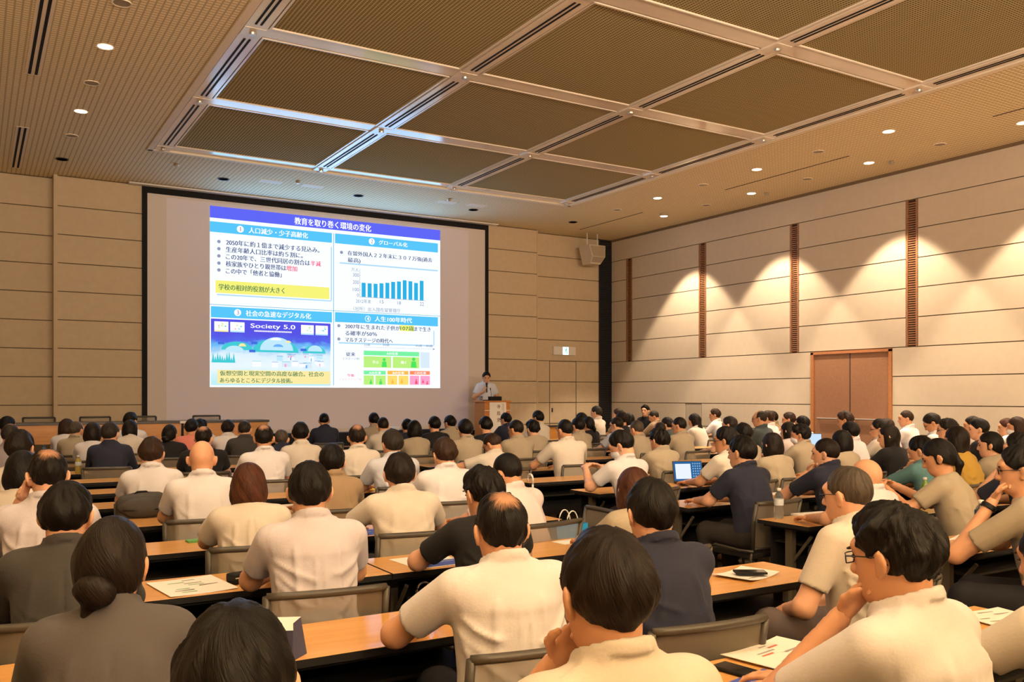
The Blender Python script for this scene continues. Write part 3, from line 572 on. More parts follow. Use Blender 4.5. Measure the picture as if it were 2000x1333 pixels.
def hair_mat(c):
    nm = 'hair_' + c
    if nm in MATS: return MATS[nm]
    m = mat(nm, HAIRC[c], .45, .16)
    nt = m.node_tree; N, L = nt.nodes, nt.links; b = N['Principled BSDF']
    at = N.new('ShaderNodeAttribute'); at.attribute_name = 'strand'
    t = N.new('ShaderNodeTexNoise'); t.inputs['Scale'].default_value = 26; t.inputs['Detail'].default_value = 4; L.new(at.outputs['Vector'], t.inputs['Vector'])
    t2 = N.new('ShaderNodeTexNoise'); t2.inputs['Scale'].default_value = 5; t2.inputs['Detail'].default_value = 2; L.new(at.outputs['Vector'], t2.inputs['Vector'])
    r = N.new('ShaderNodeValToRGB'); k = HAIRC[c]; r.color_ramp.elements[0].position = .32; r.color_ramp.elements[0].color = (*[x * .45 for x in k], 1)
    r.color_ramp.elements[1].position = .72; r.color_ramp.elements[1].color = (*[min(1, x * 2.4 + .002) for x in k], 1)
    mx = math_node(N, 'ADD'); h5 = math_node(N, 'MULTIPLY', b=.5); L.new(t.outputs[0], mx.inputs[0]); L.new(t2.outputs[0], mx.inputs[1]); L.new(mx.outputs[0], h5.inputs[0]); L.new(h5.outputs[0], r.inputs[0])
    sa = N.new('ShaderNodeAttribute'); sa.attribute_name = 'scalp'; sm = math_node(N, 'MULTIPLY_ADD', b=1.3); L.new(t.outputs[0], sm.inputs[0]); L.new(sa.outputs['Fac'], sm.inputs[2])
    sr = N.new('ShaderNodeMapRange'); sr.inputs['From Min'].default_value = .95; sr.inputs['From Max'].default_value = 1.55; L.new(sm.outputs[0], sr.inputs[0])
    gate = math_node(N, 'GREATER_THAN', b=.02); L.new(sa.outputs['Fac'], gate.inputs[0]); gm = math_node(N, 'MULTIPLY'); L.new(sr.outputs[0], gm.inputs[0]); L.new(gate.outputs[0], gm.inputs[1])
    sx_ = N.new('ShaderNodeMix'); sx_.data_type = 'RGBA'; sx_.inputs[7].default_value = (.45, .235, .135, 1); L.new(gm.outputs[0], sx_.inputs[0]); L.new(r.outputs[0], sx_.inputs[6])
    L.new(sx_.outputs[2], b.inputs['Base Color'])
    bp = N.new('ShaderNodeBump'); bp.inputs['Strength'].default_value = .7; bp.inputs['Distance'].default_value = .004; L.new(t.outputs[0], bp.inputs['Height']); L.new(bp.outputs[0], b.inputs['Normal'])
    return m
CLOTH = {'W': (.62, .605, .62), 'C': (.56, .515, .45), 'L': (.50, .475, .52), 'B': (.50, .52, .58), 'E': (.33, .28, .205), 'T': (.27, .19, .115), 'N': (.022, .025, .045), 'K': (.014, .014, .016),
         'G': (.075, .07, .072), 'D': (.045, .043, .042), 'teal': (.09, .20, .22), 'coral': (.60, .20, .15), 'must': (.42, .26, .05), 'pink': (.66, .56, .56), 'slate': (.05, .065, .07), 'mauve': (.27, .245, .26), 'S': (.60, .66, .80)}  # S is white cloth with blue projector spill put into its colour
def cloth_mat(c): return mat('cloth_' + c, CLOTH[c], .85, .12, noise=.03, nscale=14, bump=.10, bscale=120, sheen=.05)
M_trousers = [mat('trousers_%d' % i, c, .85, .1) for i, c in enumerate(((.02, .02, .025), (.035, .032, .03), (.05, .045, .05), (.16, .13, .125)))]
M_shoe = mat('shoe_leather', (.015, .012, .01), .4, .4)
M_eye = mat('eye_dark', (.012, .01, .01), .2, .5); M_lip = mat('lip', (.42, .16, .11), .5); M_brow = mat('eyebrow', (.02, .014, .01), .7)
M_glass_frame = mat('spectacle_frame', (.03, .028, .03), .35, .5); M_mask = mat('face_mask_cloth', (.72, .75, .80), .8, .1); M_strap = mat('watch_strap', (.01, .01, .011), .5)
SHOE = [None]
def eye_small(name, c, r, m, parent, R=None):
    bm = bmesh.new(); bmesh.ops.create_uvsphere(bm, u_segments=10, v_segments=6, radius=1)
    for v in bm.verts:
        p = np.array(v.co) * r; p = p if R is None else R @ p; v.co = Vector(p + c)
    return finish(name, bm, m, parent, smooth=True)
def person(label, u, v, zt, hair='short', hc='k', top='shirt', tc='W', w=1.0, lean=14, hp=6, hy=None, ty=None, arms='table', face=False, glasses=False, mask=False, stand=False, base=0.0, group='seated audience', seed=0, skin=0, trousers=0, sx=0, watch=False, fem=False, lift=0):
    rs = np.random.RandomState(seed); dist = math.hypot(u, v); near = dist < 5.3; mid = dist < 9.5
    look = -math.degrees(math.atan2(6.3 - u, 17.4 - v))
    if hy is None: hy = look * .9
    if ty is None: ty = max(-30, min(30, look * .35))
    hs = .97 if fem else 1.0; w = w * (.90 if fem else 1.0)
    root = empty('person', (0, 0, 0), label=label, cat='person', group=group)
    hip = .93 if stand else .52
    a = math.radians(lean); t = np.array([0, math.sin(a), math.cos(a)]); LX = RX(-a)
    s = max(.84, min(1.16, (zt - hip - .135 * hs) / (.5 * math.cos(a) + .14)))
    H0 = np.array([0, 0, hip]); Nk = H0 + t * (.5 * s)
    Hc = np.array([sx, Nk[1] + .035 + .02 * math.sin(math.radians(hp)), zt - .135 * hs])
    rel = math.radians(hy - ty); RH = RZ(rel) @ RX(-math.radians(hp))
    def hd(p): return Hc + RH @ (np.array(p, float) * hs)
    # placement: the head stands over (u, v)
    T = RZ(math.radians(ty)); off = T @ Hc; root.location = (u - off[0], v - off[1], base); root.rotation_euler = (0, 0, math.radians(ty))
    fine = (.0062, .0085, .0125)[0 if near else 1 if mid else 2]; med = (.0098, .014, .021)[0 if near else 1 if mid else 2]; crs = (.017, .021, .028)[0 if near else 1 if mid else 2]
    # ---- arms
    sh = [H0 + t * (.452 * s) + np.array([q * .160 * w, .0, .0]) for q in (-1, 1)]
    chin = hd((0, .06, -.12)); hx, hy_ = Hc[0], Hc[1]
    pose = arms if isinstance(arms, dict) else {}
    def default(q, kind):
        if kind == 'table': return (np.array([q * .215 * w, hy_ + .12, .775]), np.array([q * .10, hy_ + .37, .745]), np.array([-q * .25, 1, -.05]), np.array([0, .0, -1.0]), .35)
        if kind == 'wide': return (np.array([q * .285 * w, hy_ + .14, .775]), np.array([q * .17, hy_ + .37, .745]), np.array([-q * .5, 1, -.05]), np.array([0, 0, -1.0]), .45)
        if kind == 'lap': return (np.array([q * .27 * w, hy_ + .02, .68]), np.array([q * .11, hy_ + .22, .615]), np.array([-q * .5, .8, -.15]), np.array([-q * .5, 0, -1.0]), .7)
        if kind == 'chin':
            e = np.array([q * .17, hy_ + .27, .745]); k = chin + np.array([q * .03, .05, .0]); d = k - e; d /= np.linalg.norm(d); return (e, k - d * .045, d, np.array([0, -1.0, .15]), 1.25)
        if kind == 'cheek':
            e = np.array([q * .26, hy_ + .22, .75]); k = hd((q * .085, .05, -.06)); d = k - e; d /= np.linalg.norm(d); return (e, k - d * .06, d + np.array([0, 0, .3]), np.array([-q * .9, -.5, .1]), .35)
        if kind == 'up': return (np.array([q * .25, hy_ + .12, .80]), np.array([q * .10, hy_ + .33, .93]), np.array([-q * .5, .7, .25]), np.array([-q * .6, 0, -.7]), .9)
        if kind == 'reach': return (np.array([q * .34, hy_ + .10, .80]), np.array([q * .46, hy_ + .30, .755]), np.array([q * .3, 1, -.05]), np.array([0, 0, -1.0]), .3)
        if kind == 'mic': return (np.array([q * .27, .04, 1.13]), np.array([q * .10, .24, 1.26]), np.array([-q * .25, .15, .9]), np.array([-q * .8, -.4, 0]), 1.2)
        if kind == 'rest': return (np.array([q * .27, -.02, 1.14]), np.array([q * .24, .17, 1.11]), np.array([-q * .1, 1, -.1]), np.array([0, 0, -1.0]), .4)
    sides = []
    for i, q in enumerate((-1, 1)):
        kind = pose.get('LR'[i], arms if isinstance(arms, str) else 'table'); sides.append(default(q, kind))
    armp, handp = [], []
    th = .045 if not fem else .040
    for i, q in enumerate((-1, 1)):
        e, k, d, pm_, cu = sides[i]
        armp += [cone(sh[i], e, .050 * w, th), cone(e, k, th, .029)]
        if dist < 11 or stand: handp.append(hand_prims(k, d, pm_, q * -1, cu, .96 if not fem else .88))
        else: armp.append(cone(k, k + d / np.linalg.norm(d) * .10, .030, .024))
    def torso(g):
        P = [ell(H0 + t * .05, (.172 * w + g, .125 + g, .13 + g), LX), ell(H0 + t * .20 * s, (.152 * w + g, .118 + g, .17 + g), LX), ell(H0 + t * .35 * s + np.array([0, -.005, 0]), (.160 * w + g, .118 + g, .165 + g), LX),
             cone(sh[0] + np.array([.035, 0, -.012]), sh[1] - np.array([.035, 0, .012]), .052 + g, .052 + g)]
        for q in (0, 1): P.append(cone(Nk + np.array([0, -.012, .0]), sh[q] * .60 + (H0 + t * .452 * s) * .40 + np.array([0, 0, .0]), .05 + g, .05 + g))
        return P
    legs = []
    for q in (-1, 1):
        if stand: legs += [cone((q * .09, 0, .90), (q * .10, .01, .50), .085, .062), cone((q * .10, .01, .50), (q * .10, -.02, .10), .06, .042), cone((q * .10, -.04, .05), (q * .12, .14, .035), .045, .035)]
        else: legs += [cone((q * .085, .02, .515), (q * .115, .40, .52), .085, .062), cone((q * .115, .40, .52), (q * .115, .36, .10), .060, .040), cone((q * .115, .33, .05), (q * .125, .52, .035), .042, .033)]
    # ---- body (one mesh): head at fine size, limbs and trunk at medium size, hands at fine size
    neck_r = .056 if not fem else .047
    head = [ell(hd((0, -.012, .022)), np.array((.076, .096, .098)) * hs, RH), ell(hd((0, .020, -.035)), np.array((.062, .074, .086)) * hs, RH), ell(hd((0, .055, -.090)), np.array((.036, .034, .030)) * hs, RH), ell(hd((0, .078, .034)), np.array((.048, .02, .018)) * hs, RH)]
    small = [cone(hd((0, .092, .012)), hd((0, .108, -.030)), .009, .0135), cone(hd((-.012, .098, -.034)), hd((.012, .098, -.034)), .008, .008), cone(hd((-.018, .088, -.066)), hd((.018, .088, -.066)), .009, .009)]
    Fh = build_field(head + [cone(Nk - np.array([0, .0, .05]), hd((0, -.026, -.075)), neck_r + .012, neck_r)], fine, .03)
    for p in small: Fh.add(p, .012)
    for q in (-1, 1):
        Re = RH @ RZ(q * .55) @ RY(q * .12); Fh.add(ell(hd((q * .086, -.012, -.006)), (.0095, .021, .031), Re), .006); Fh.add(ell(hd((q * .079, -.002, -.034)), (.009, .012, .013), Re), .008)
    if near or face:
        for q in (-1, 1):
            d = prim_eval(ell(hd((q * .033, .098, .006)), (.017, .014, .011), RH), *Fh.grids()); Fh.V = np.maximum(Fh.V, -d - .004)
    skinm = SKIN[skin % 3]
    core = torso(-.02) + armp + legs
    parts = [surface_nets(Fh), surface_nets(build_field(core, crs, .03))]
    hh = .0056 if near else (.0075 if mid else .010)
    for P in handp: parts.append(surface_nets(build_field(P, hh, .006)))
    mesh_np('body', parts, skinm, root)
    # ---- top
    long_ = top in ('jacket', 'long'); g = .018 if top == 'jacket' else .013
    slv = []
    for i in (0, 1):
        e, k = sides[i][0], sides[i][1]
        if long_: slv += [('full', cone(sh[i], e, .062 * w + (.008 if top == 'jacket' else 0), .056)), ('cuff', cone(e, e + (k - e) * .97, .056, .042))]
        else: slv.append(('short', cone(sh[i], sh[i] + (e - sh[i]) * .70, .064 * w, .064 if top != 'blouse' else .072)))
    tp = torso(g)
    bs = [p for _, p in slv]
    F = build_field(tp, med, .045, None, None) if False else None
    allp = tp + bs; b_ = [prim_box(p, .006) for p in allp] + [(Nk - .12, Nk + np.array([.12, .12, .125]))]; F = Field(np.min([q[0] for q in b_], 0), np.max([q[1] for q in b_], 0), med)
    for p in tp: F.add(p, .05)
    for kind, p in slv:
        if kind == 'full': F.add(p, .035); continue
        if kind == 'cuff': F.add(p, .012); continue
        # short sleeve: flat open end
        A, B = p[1], p[2]; n = (B - A) / np.linalg.norm(B - A); lo, hi = prim_box(p, .06)
        i0 = np.clip(np.floor((lo - F.lo) / F.h).astype(int), 0, F.n); i1 = np.clip(np.ceil((hi - F.lo) / F.h).astype(int) + 1, 0, F.n); sl = tuple(slice(x, y) for x, y in zip(i0, i1))
        X, Y, Z = F.grids(sl); d = prim_eval(p, X, Y, Z); pl_ = (X - B[0]) * n[0] + (Y - B[1]) * n[1] + (Z - B[2]) * n[2]
        d = np.maximum(d, pl_); V = F.V[sl]; kk = .035; tt = np.clip(.5 + .5 * (V - d) / kk, 0, 1); F.V[sl] = V + (d - V) * tt - kk * tt * (1 - tt)
    X, Y, Z = F.grids()
    if mid:      # cloth folds, laid out over the unrolled trunk (arc length round the spine, height)
        axy = H0[1] + (Z - hip) * math.tan(a); phi = np.arctan2(X + 0 * Y, axy - Y); arc = (phi * .16).astype(np.float32); zs = sh[0][2]; hw = .17 * w
        Dp = np.zeros(F.V.shape, np.float32)
        def fold(a0, z0, a1, z1, A, sg, sag=.0):
            pts = [(a0 + (a1 - a0) * m / 3, z0 + (z1 - z0) * m / 3 - sag * math.sin(math.pi * m / 3)) for m in range(4)]; best = None
            for (p, q), (r_, s_) in zip(pts, pts[1:]):
                dx, dz = r_ - p, s_ - q; t_ = np.clip(((arc - p) * dx + (Z - q) * dz) / (dx * dx + dz * dz + 1e-9), 0, 1); d2 = (arc - p - t_ * dx) ** 2 + (Z - q - t_ * dz) ** 2
                best = d2 if best is None else np.minimum(best, d2)
            tp_ = np.clip(1.15 - np.abs((arc - (a0 + a1) / 2) / (abs(a1 - a0) / 2 + .02)) ** 3 * .5 - np.abs((Z - (z0 + z1) / 2) / (abs(z1 - z0) / 2 + .02)) ** 3 * .5, 0, 1)
            Dp[...] += A * np.exp(-best / (sg * sg)) * tp_
        sg = .011 if near else .015; nf = 3 if near else 2; st = .7 if top == 'jacket' else 1.0
        for q in (-1, 1):
            for j in range(nf): fold(q * (hw + rs.uniform(.0, .05)), zs - .07 - .045 * j, q * rs.uniform(.02, .10), zs - .12 - .06 * j - rs.uniform(0, .05), st * rs.uniform(.004, .008), sg * rs.uniform(.8, 1.2), rs.uniform(-.01, .03))
            fold(q * rs.uniform(.07, .11), zs - .02, q * rs.uniform(.09, .15), zs - rs.uniform(.24, .36), st * .005, sg * 1.2)
            for j in range(nf): fold(q * rs.uniform(.08, .24), zs - .27 - .05 * j, q * rs.uniform(-.06, .05), zs - .30 - .05 * j - rs.uniform(0, .06), st * rs.uniform(.003, .0075), sg, rs.uniform(0, .03))
            fold(q * (hw + .02), zs - .12, q * (hw - .01), zs - .34, st * .006, sg)
        if near and top in ('shirt', 'long'):
            Dp += .0035 / (1 + np.exp(-(Z - zs + .055) / .004)) * (np.abs(phi) < 1.25)
            for x_ in (-.017, .017): fold(x_, zs - .06, x_ * 1.3, zs - .24, .004, .008)
        if near and top == 'jacket': fold(0, zs, 0, zs - .38, -.004, .008)
        if near and top == 'blouse':
            for x_ in (-.02, .02): fold(x_, zs + .01, x_ * 1.8, zs - .22, .006, .009)
        side_ = np.clip(1.6 - np.abs(X) / (.16 * w), 0, 1)
        F.V = F.V - 1.9 * Dp * side_.astype(np.float32)
        nz = fold_noise(X, Y, Z * .6, rs, 26, 5); F.V = F.V + (.0018 * nz).astype(np.float32)
    zc = Nk[2] + (.035 if top in ('shirt', 'polo', 'jacket', 'long') else .028)
    F.cut(lambda X, Y, Z: (Z - zc) * .93 + (Y - Nk[1]) * .36 + 0 * X)          # neckline, lower at the front
    F.cut(lambda X, Y, Z: (.44 if not stand else .86) - Z + 0 * X + 0 * Y)
    if top in ('shirt', 'polo', 'jacket', 'long'):      # collar band standing round the neck
        cc = Nk + np.array([0, .006, .040]); Rc = neck_r + .019
        X, Y, Z = F.grids(); zz = (Z - cc[2]) + (Y - cc[1]) * .42
        rad = np.sqrt((X - cc[0]) ** 2 + (Y - cc[1]) ** 2 * .86)
        d = np.maximum(np.abs(rad - Rc + zz * .30) - max(.0065, med * .62), np.abs(zz) - .017) - .002
        F.V = np.minimum(F.V, d.astype(np.float32))
    garment = {'shirt': 'shirt', 'polo': 'polo_shirt', 'tee': 't_shirt', 'jacket': 'jacket', 'long': 'long_sleeved_shirt', 'blouse': 'blouse'}[top]
    sh_o = mesh_np(garment, [surface_nets(F)], cloth_mat(tc), root)
    # ---- trousers
    tr = [('c', p[1], p[2], p[3] + .016, p[4] + .016) for j, p in enumerate(legs) if j % 3 < 2] + [ell(H0 + t * .03, (.185 * w, .14, .13), LX)]
    Ft = build_field(tr, crs * 1.15, .03); Ft.cut(lambda X, Y, Z: Z - (hip + .12) + 0 * X + 0 * Y)
    mesh_np('trousers', [surface_nets(Ft)], M_trousers[trousers], root)
    if dist < 6 or stand:
        for q in (-1, 1):
            P = [cone((q * .115, (.32 if not stand else -.05), .05), (q * .125, (.53 if not stand else .15), .036), .052, .040)]
            if SHOE[0] is None: SHOE[0] = surface_nets(build_field([cone((0, 0, .05), (0, .21, .036), .052, .040)], .016, .01))
            vv, ff = SHOE[0]; mesh_np('shoe', [(vv + np.array([q * .118, .32 if not stand else -.05, 0]), ff)], M_shoe, root)
    # ---- hair
    hm = hair_mat(hc); fh = fine * (1.0 if near else 1.0)
    if hair != 'bald':
        tk = {'crop': .006, 'recede': .008, 'thin': .012}.get(hair, .016); big = {'fluffy': .010, 'wavy': .008}.get(hair, 0.0)
        r0 = np.array((.077 + tk * (.55 if hair not in ('bob', 'long') else .8), .098 + tk * .8, .100 + tk * .9)) * hs
        P = [ell(hd((0, -.014, .022)), r0, RH)]
        low = hair in ('bob', 'long', 'bun', 'pony')
        if hair in ('short', 'wavy', 'fluffy'): P.append(ell(hd((0, -.034, .012)), np.array((.076 + tk * .45, .076 + tk * .6, .080)) * hs, RH))
        if hair in ('fluffy', 'wavy'): P.append(ell(hd((0, .03, .07)), np.array((.072, .062, .05)) * hs, RH))
        if low: P += [ell(hd((0, -.030, -.015)), np.array((.088, .085, .105)) * hs, RH)]
        if hair == 'bob': P += [ell(hd((q * .052, -.012, -.055)), np.array((.047, .076, .075)) * hs, RH) for q in (-1, 1)] + [ell(hd((0, -.050, -.055)), np.array((.076, .060, .072)) * hs, RH)]
        if hair == 'long': P += [ell(hd((q * .052, -.018, -.09)), np.array((.042, .07, .12)) * hs, RH) for q in (-1, 1)] + [ell(hd((0, -.060, -.15)), np.array((.078, .045, .17)) * hs, RH)]
        F = build_field(P, fh, .03)
        X, Y, Z = F.grids(); Q = [X - Hc[0], Y - Hc[1], Z - Hc[2]]
        lx, ly, lz = [(RH[0, i] * Q[0] + RH[1, i] * Q[1] + RH[2, i] * Q[2]) / hs for i in range(3)]
        az = np.arctan2(lx, -(ly + .05))
        F.V = F.V + ((.0008 + big * .2) * np.sin(az * 26 + 4 * np.sin(lz * 30 + seed)) + (.0018 + big * .6) * fold_noise(lx, ly, lz, rs, 75 if big else 55, 5)).astype(np.float32)
        F.V = F.V + (np.clip(.0 - lz, 0, .09) * (.12 if not low else 0)).astype(np.float32)
        wa = np.array([0, -.42, .90]) if not low else np.array([0, -.12, .99]); wa = wa / np.linalg.norm(wa); q2 = ly * wa[2] - lz * wa[1]; qz = ly * wa[1] + lz * wa[2]
        azw = np.arctan2(q2, lx); pw = np.arctan2(np.hypot(lx, q2), qz); lk = 0
        for n_, am in ((5, .0030), (9, .0028), (14, .0022), (21, .0015)): lk = lk + am * np.sin(azw * n_ + rs.uniform(-2.5, 2.5) * pw + rs.uniform(0, 6.3)) * np.sin(pw * rs.uniform(2.5, 5.0) + rs.uniform(0, 6.3))
        F.V = F.V + ({'crop': .35, 'recede': .4, 'bob': .45, 'long': .6, 'bun': .4, 'pony': .5, 'wavy': 1.5, 'fluffy': 1.9}.get(hair, 1.0) * lk * np.clip(pw * 2.5, 0, 1)).astype(np.float32)
        facecut = np.where(lz > .03, ly - (.066 + .30 * (lz - .03)), ly - (.024 + 1.2 * np.clip(lz, -.02, .03)))
        if hair == 'recede': facecut = np.where(lz > .03, ly - (.035 - .25 * (lz - .03)), facecut)
        if low:
            facecut = np.where(lz > .03, ly - (.070 + .25 * (lz - .03)), ly - (.045 if hair in ('bob', 'long') else .022))
            if hair in ('bob', 'long'): facecut = np.where(lz < -.02, np.maximum(facecut, -(np.abs(lx) - .052 + np.clip(-ly, 0, .1) * 3.0)) , facecut)
        F.V = np.maximum(F.V, (facecut * .8).astype(np.float32))
        if not low:
            bnd = lz + .036 - .62 * np.minimum(ly + .020, 0)
            F.V = F.V + (np.clip(.016 - bnd, 0, .05) * .7 + np.clip(.012 + facecut, 0, .04) * .45).astype(np.float32)
            F.V = np.maximum(F.V, (-(bnd + .012) * .8).astype(np.float32))
            ear = np.sqrt(((np.abs(lx) - .092) / .034) ** 2 + ((ly + .004) / .028) ** 2 + ((lz + .012) / .036) ** 2) - 1; F.V = np.maximum(F.V, (-ear * .022).astype(np.float32))
        elif hair in ('bun', 'pony'):
            nape = -(lz + .045 - .8 * np.minimum(ly + .02, 0)) * .75; F.V = np.maximum(F.V, nape.astype(np.float32))
            ear = np.sqrt(((np.abs(lx) - .088) / .03) ** 2 + ((ly + .006) / .020) ** 2 + ((lz + .020) / .028) ** 2) - 1; F.V = np.maximum(F.V, (-ear * .022).astype(np.float32))
        cr, rr = ((0, -.060, .100), (.050, .055, .055)) if hair == 'thin' else ((0, .02, .13), (.060, .090, .070))
        if hair in ('thin', 'recede'):       # hair lies flatter where it thins out
            d = np.sqrt(((lx - cr[0]) / rr[0]) ** 2 + ((ly - cr[1]) / rr[1]) ** 2 + ((lz - cr[2]) / rr[2]) ** 2) - 1
            F.V = F.V + (np.clip(.4 - d, 0, 1) * .006).astype(np.float32)
        hp_ = [surface_nets(F)]
        if hair == 'bun':
            Fb = build_field([ell(hd((-.015, -.118, -.058)), (.042, .034, .036)), ell(hd((.012, -.12, -.070)), (.036, .03, .034)), cone(hd((-.02, -.10, -.09)), hd((-.035, -.10, -.15)), .022, .008), cone(hd((0, -.07, -.045)), hd((0, -.11, -.062)), .03, .03)], fh, .02)
            X, Y, Z = Fb.grids(); Fb.V = Fb.V + (.003 * fold_noise(X, Y, Z, rs, 150, 5)).astype(np.float32); hp_.append(surface_nets(Fb))
        if hair == 'pony':
            c0 = hd((0, -.105, -.01)); Fb = build_field([cone(hd((0, -.08, 0)), c0, .028, .020), cone(c0, c0 + np.array([.0, -.035, -.07]), .022, .027), cone(c0 + np.array([.0, -.035, -.07]), c0 + np.array([0, -.02, -.21]), .027, .010)], fh, .015)
            X, Y, Z = Fb.grids(); Fb.V = Fb.V + (.003 * fold_noise(X, Y, Z * .3, rs, 160, 5)).astype(np.float32); hp_.append(surface_nets(Fb))
        hp_ = [q for q in hp_ if len(q[0])]
        if hp_:
            ho = mesh_np('hair', hp_, hm, root); co = np.concatenate([q[0] for q in hp_]); L_ = (co - Hc) @ RH / hs
            ax_ = np.array([0, -.42, .90]) if not low else np.array([0, -.12, .99]); ax_ /= np.linalg.norm(ax_); e1 = np.array([1.0, 0, 0]); e2 = np.cross(ax_, e1)
            r1, r2, hz = L_ @ e1, L_ @ e2, L_ @ ax_; az = np.arctan2(r2, r1) + 1.2 * np.clip(hz - .02, -.1, .1) * 4 + seed; pol = np.arctan2(np.hypot(r1, r2), hz)
            sv = np.zeros(len(co), np.float32)
            if hair in ('thin', 'recede'): sv = np.clip(1.35 - np.sqrt((((L_ - np.array(cr)) / np.array(rr)) ** 2).sum(1)), 0, 1).astype(np.float32)
            if hair in ('crop', 'recede', 'short', 'thin'): sv = np.maximum(sv, np.clip((-(L_[:, 2] + .036 - .62 * np.minimum(L_[:, 1] + .020, 0)) + .012) / .026, 0, .6).astype(np.float32))
            ho.data.attributes.new('scalp', 'FLOAT', 'POINT').data.foreach_set('value', sv)
            at = ho.data.attributes.new('strand', 'FLOAT_VECTOR', 'POINT'); at.data.foreach_set('vector', np.stack([np.cos(az), np.sin(az), pol * .16], 1).astype(np.float32).ravel())
    # ---- face
    if face or near:
        for q in (-1, 1):
            eye_small('eye', hd((q * .032, .0865, .006)), np.array((.0125, .007, .0055)), M_eye, root, RH)
            eye_small('eyebrow', hd((q * .033, .0935, .027)), np.array((.020, .006, .0042)), M_brow, root, RH)
        if not mask: eye_small('mouth', hd((0, .0915, -.068)), np.array((.021, .007, .0050)), M_lip, root, RH)
    if glasses:
        bm = bmesh.new()
        for q in (-1, 1):
            bm_tube(bm, [hd((q * .033 + .022 * max(-.86, min(.86, 1.2 * math.cos(x))), .100, .003 + .0155 * max(-.86, min(.86, 1.2 * math.sin(x))))) for x in np.linspace(0, 2 * math.pi, 14)[:-1]], .0018, 5, closed=True)
            bm_tube(bm, [hd((q * .053, .099, .008)), hd((q * .076, .06, .010)), hd((q * .084, -.012, .006)), hd((q * .082, -.028, -.012))], .0020, 5)
        bm_tube(bm, [hd((-.013, .102, .006)), hd((.013, .102, .006))], .0018, 5)
        finish('glasses', bm, M_glass_frame, root, smooth=True)
    if mask:
        Fm = build_field([ell(hd((0, .028, -.052)), np.array((.066, .082, .062)) * hs, RH), cone(hd((0, .10, -.02)), hd((0, .102, -.045)), .012, .018)], fine, .02)
        X, Y, Z = Fm.grids(); Q = [X - Hc[0], Y - Hc[1], Z - Hc[2]]; ly = RH[0, 1] * Q[0] + RH[1, 1] * Q[1] + RH[2, 1] * Q[2]
        Fm.V = np.maximum(Fm.V, (.03 - ly).astype(np.float32)); mo = mesh_np('face_mask', [surface_nets(Fm)], M_mask, root)
        bm = bmesh.new()
        for q in (-1, 1): bm_tube(bm, [hd((q * .062, .035, -.03)), hd((q * .080, .0, .012)), hd((q * .084, -.022, -.005)), hd((q * .078, -.01, -.05)), hd((q * .06, .035, -.075))], .0022, 5)
        finish('ear_loop', bm, M_mask, mo)
    if watch:
        e, k = sides[0][0], sides[0][1]; d = (k - e) / np.linalg.norm(k - e); c0 = k - d * .035; o1 = np.cross(d, [0, 0, 1]); o1 /= np.linalg.norm(o1); o2 = np.cross(d, o1)
        bm = bmesh.new()
        for z in (-.008, 0, .008): bm_tube(bm, [c0 + d * z + (o1 * math.cos(x) + o2 * math.sin(x)) * .034 for x in np.linspace(0, 2 * math.pi, 16)[:-1]], .006, 6, closed=True)
        finish('wristwatch', bm, M_strap, root, smooth=True)
    return dict(root=root, Hc=Hc, sides=sides, ty=ty, body_y=-.0)
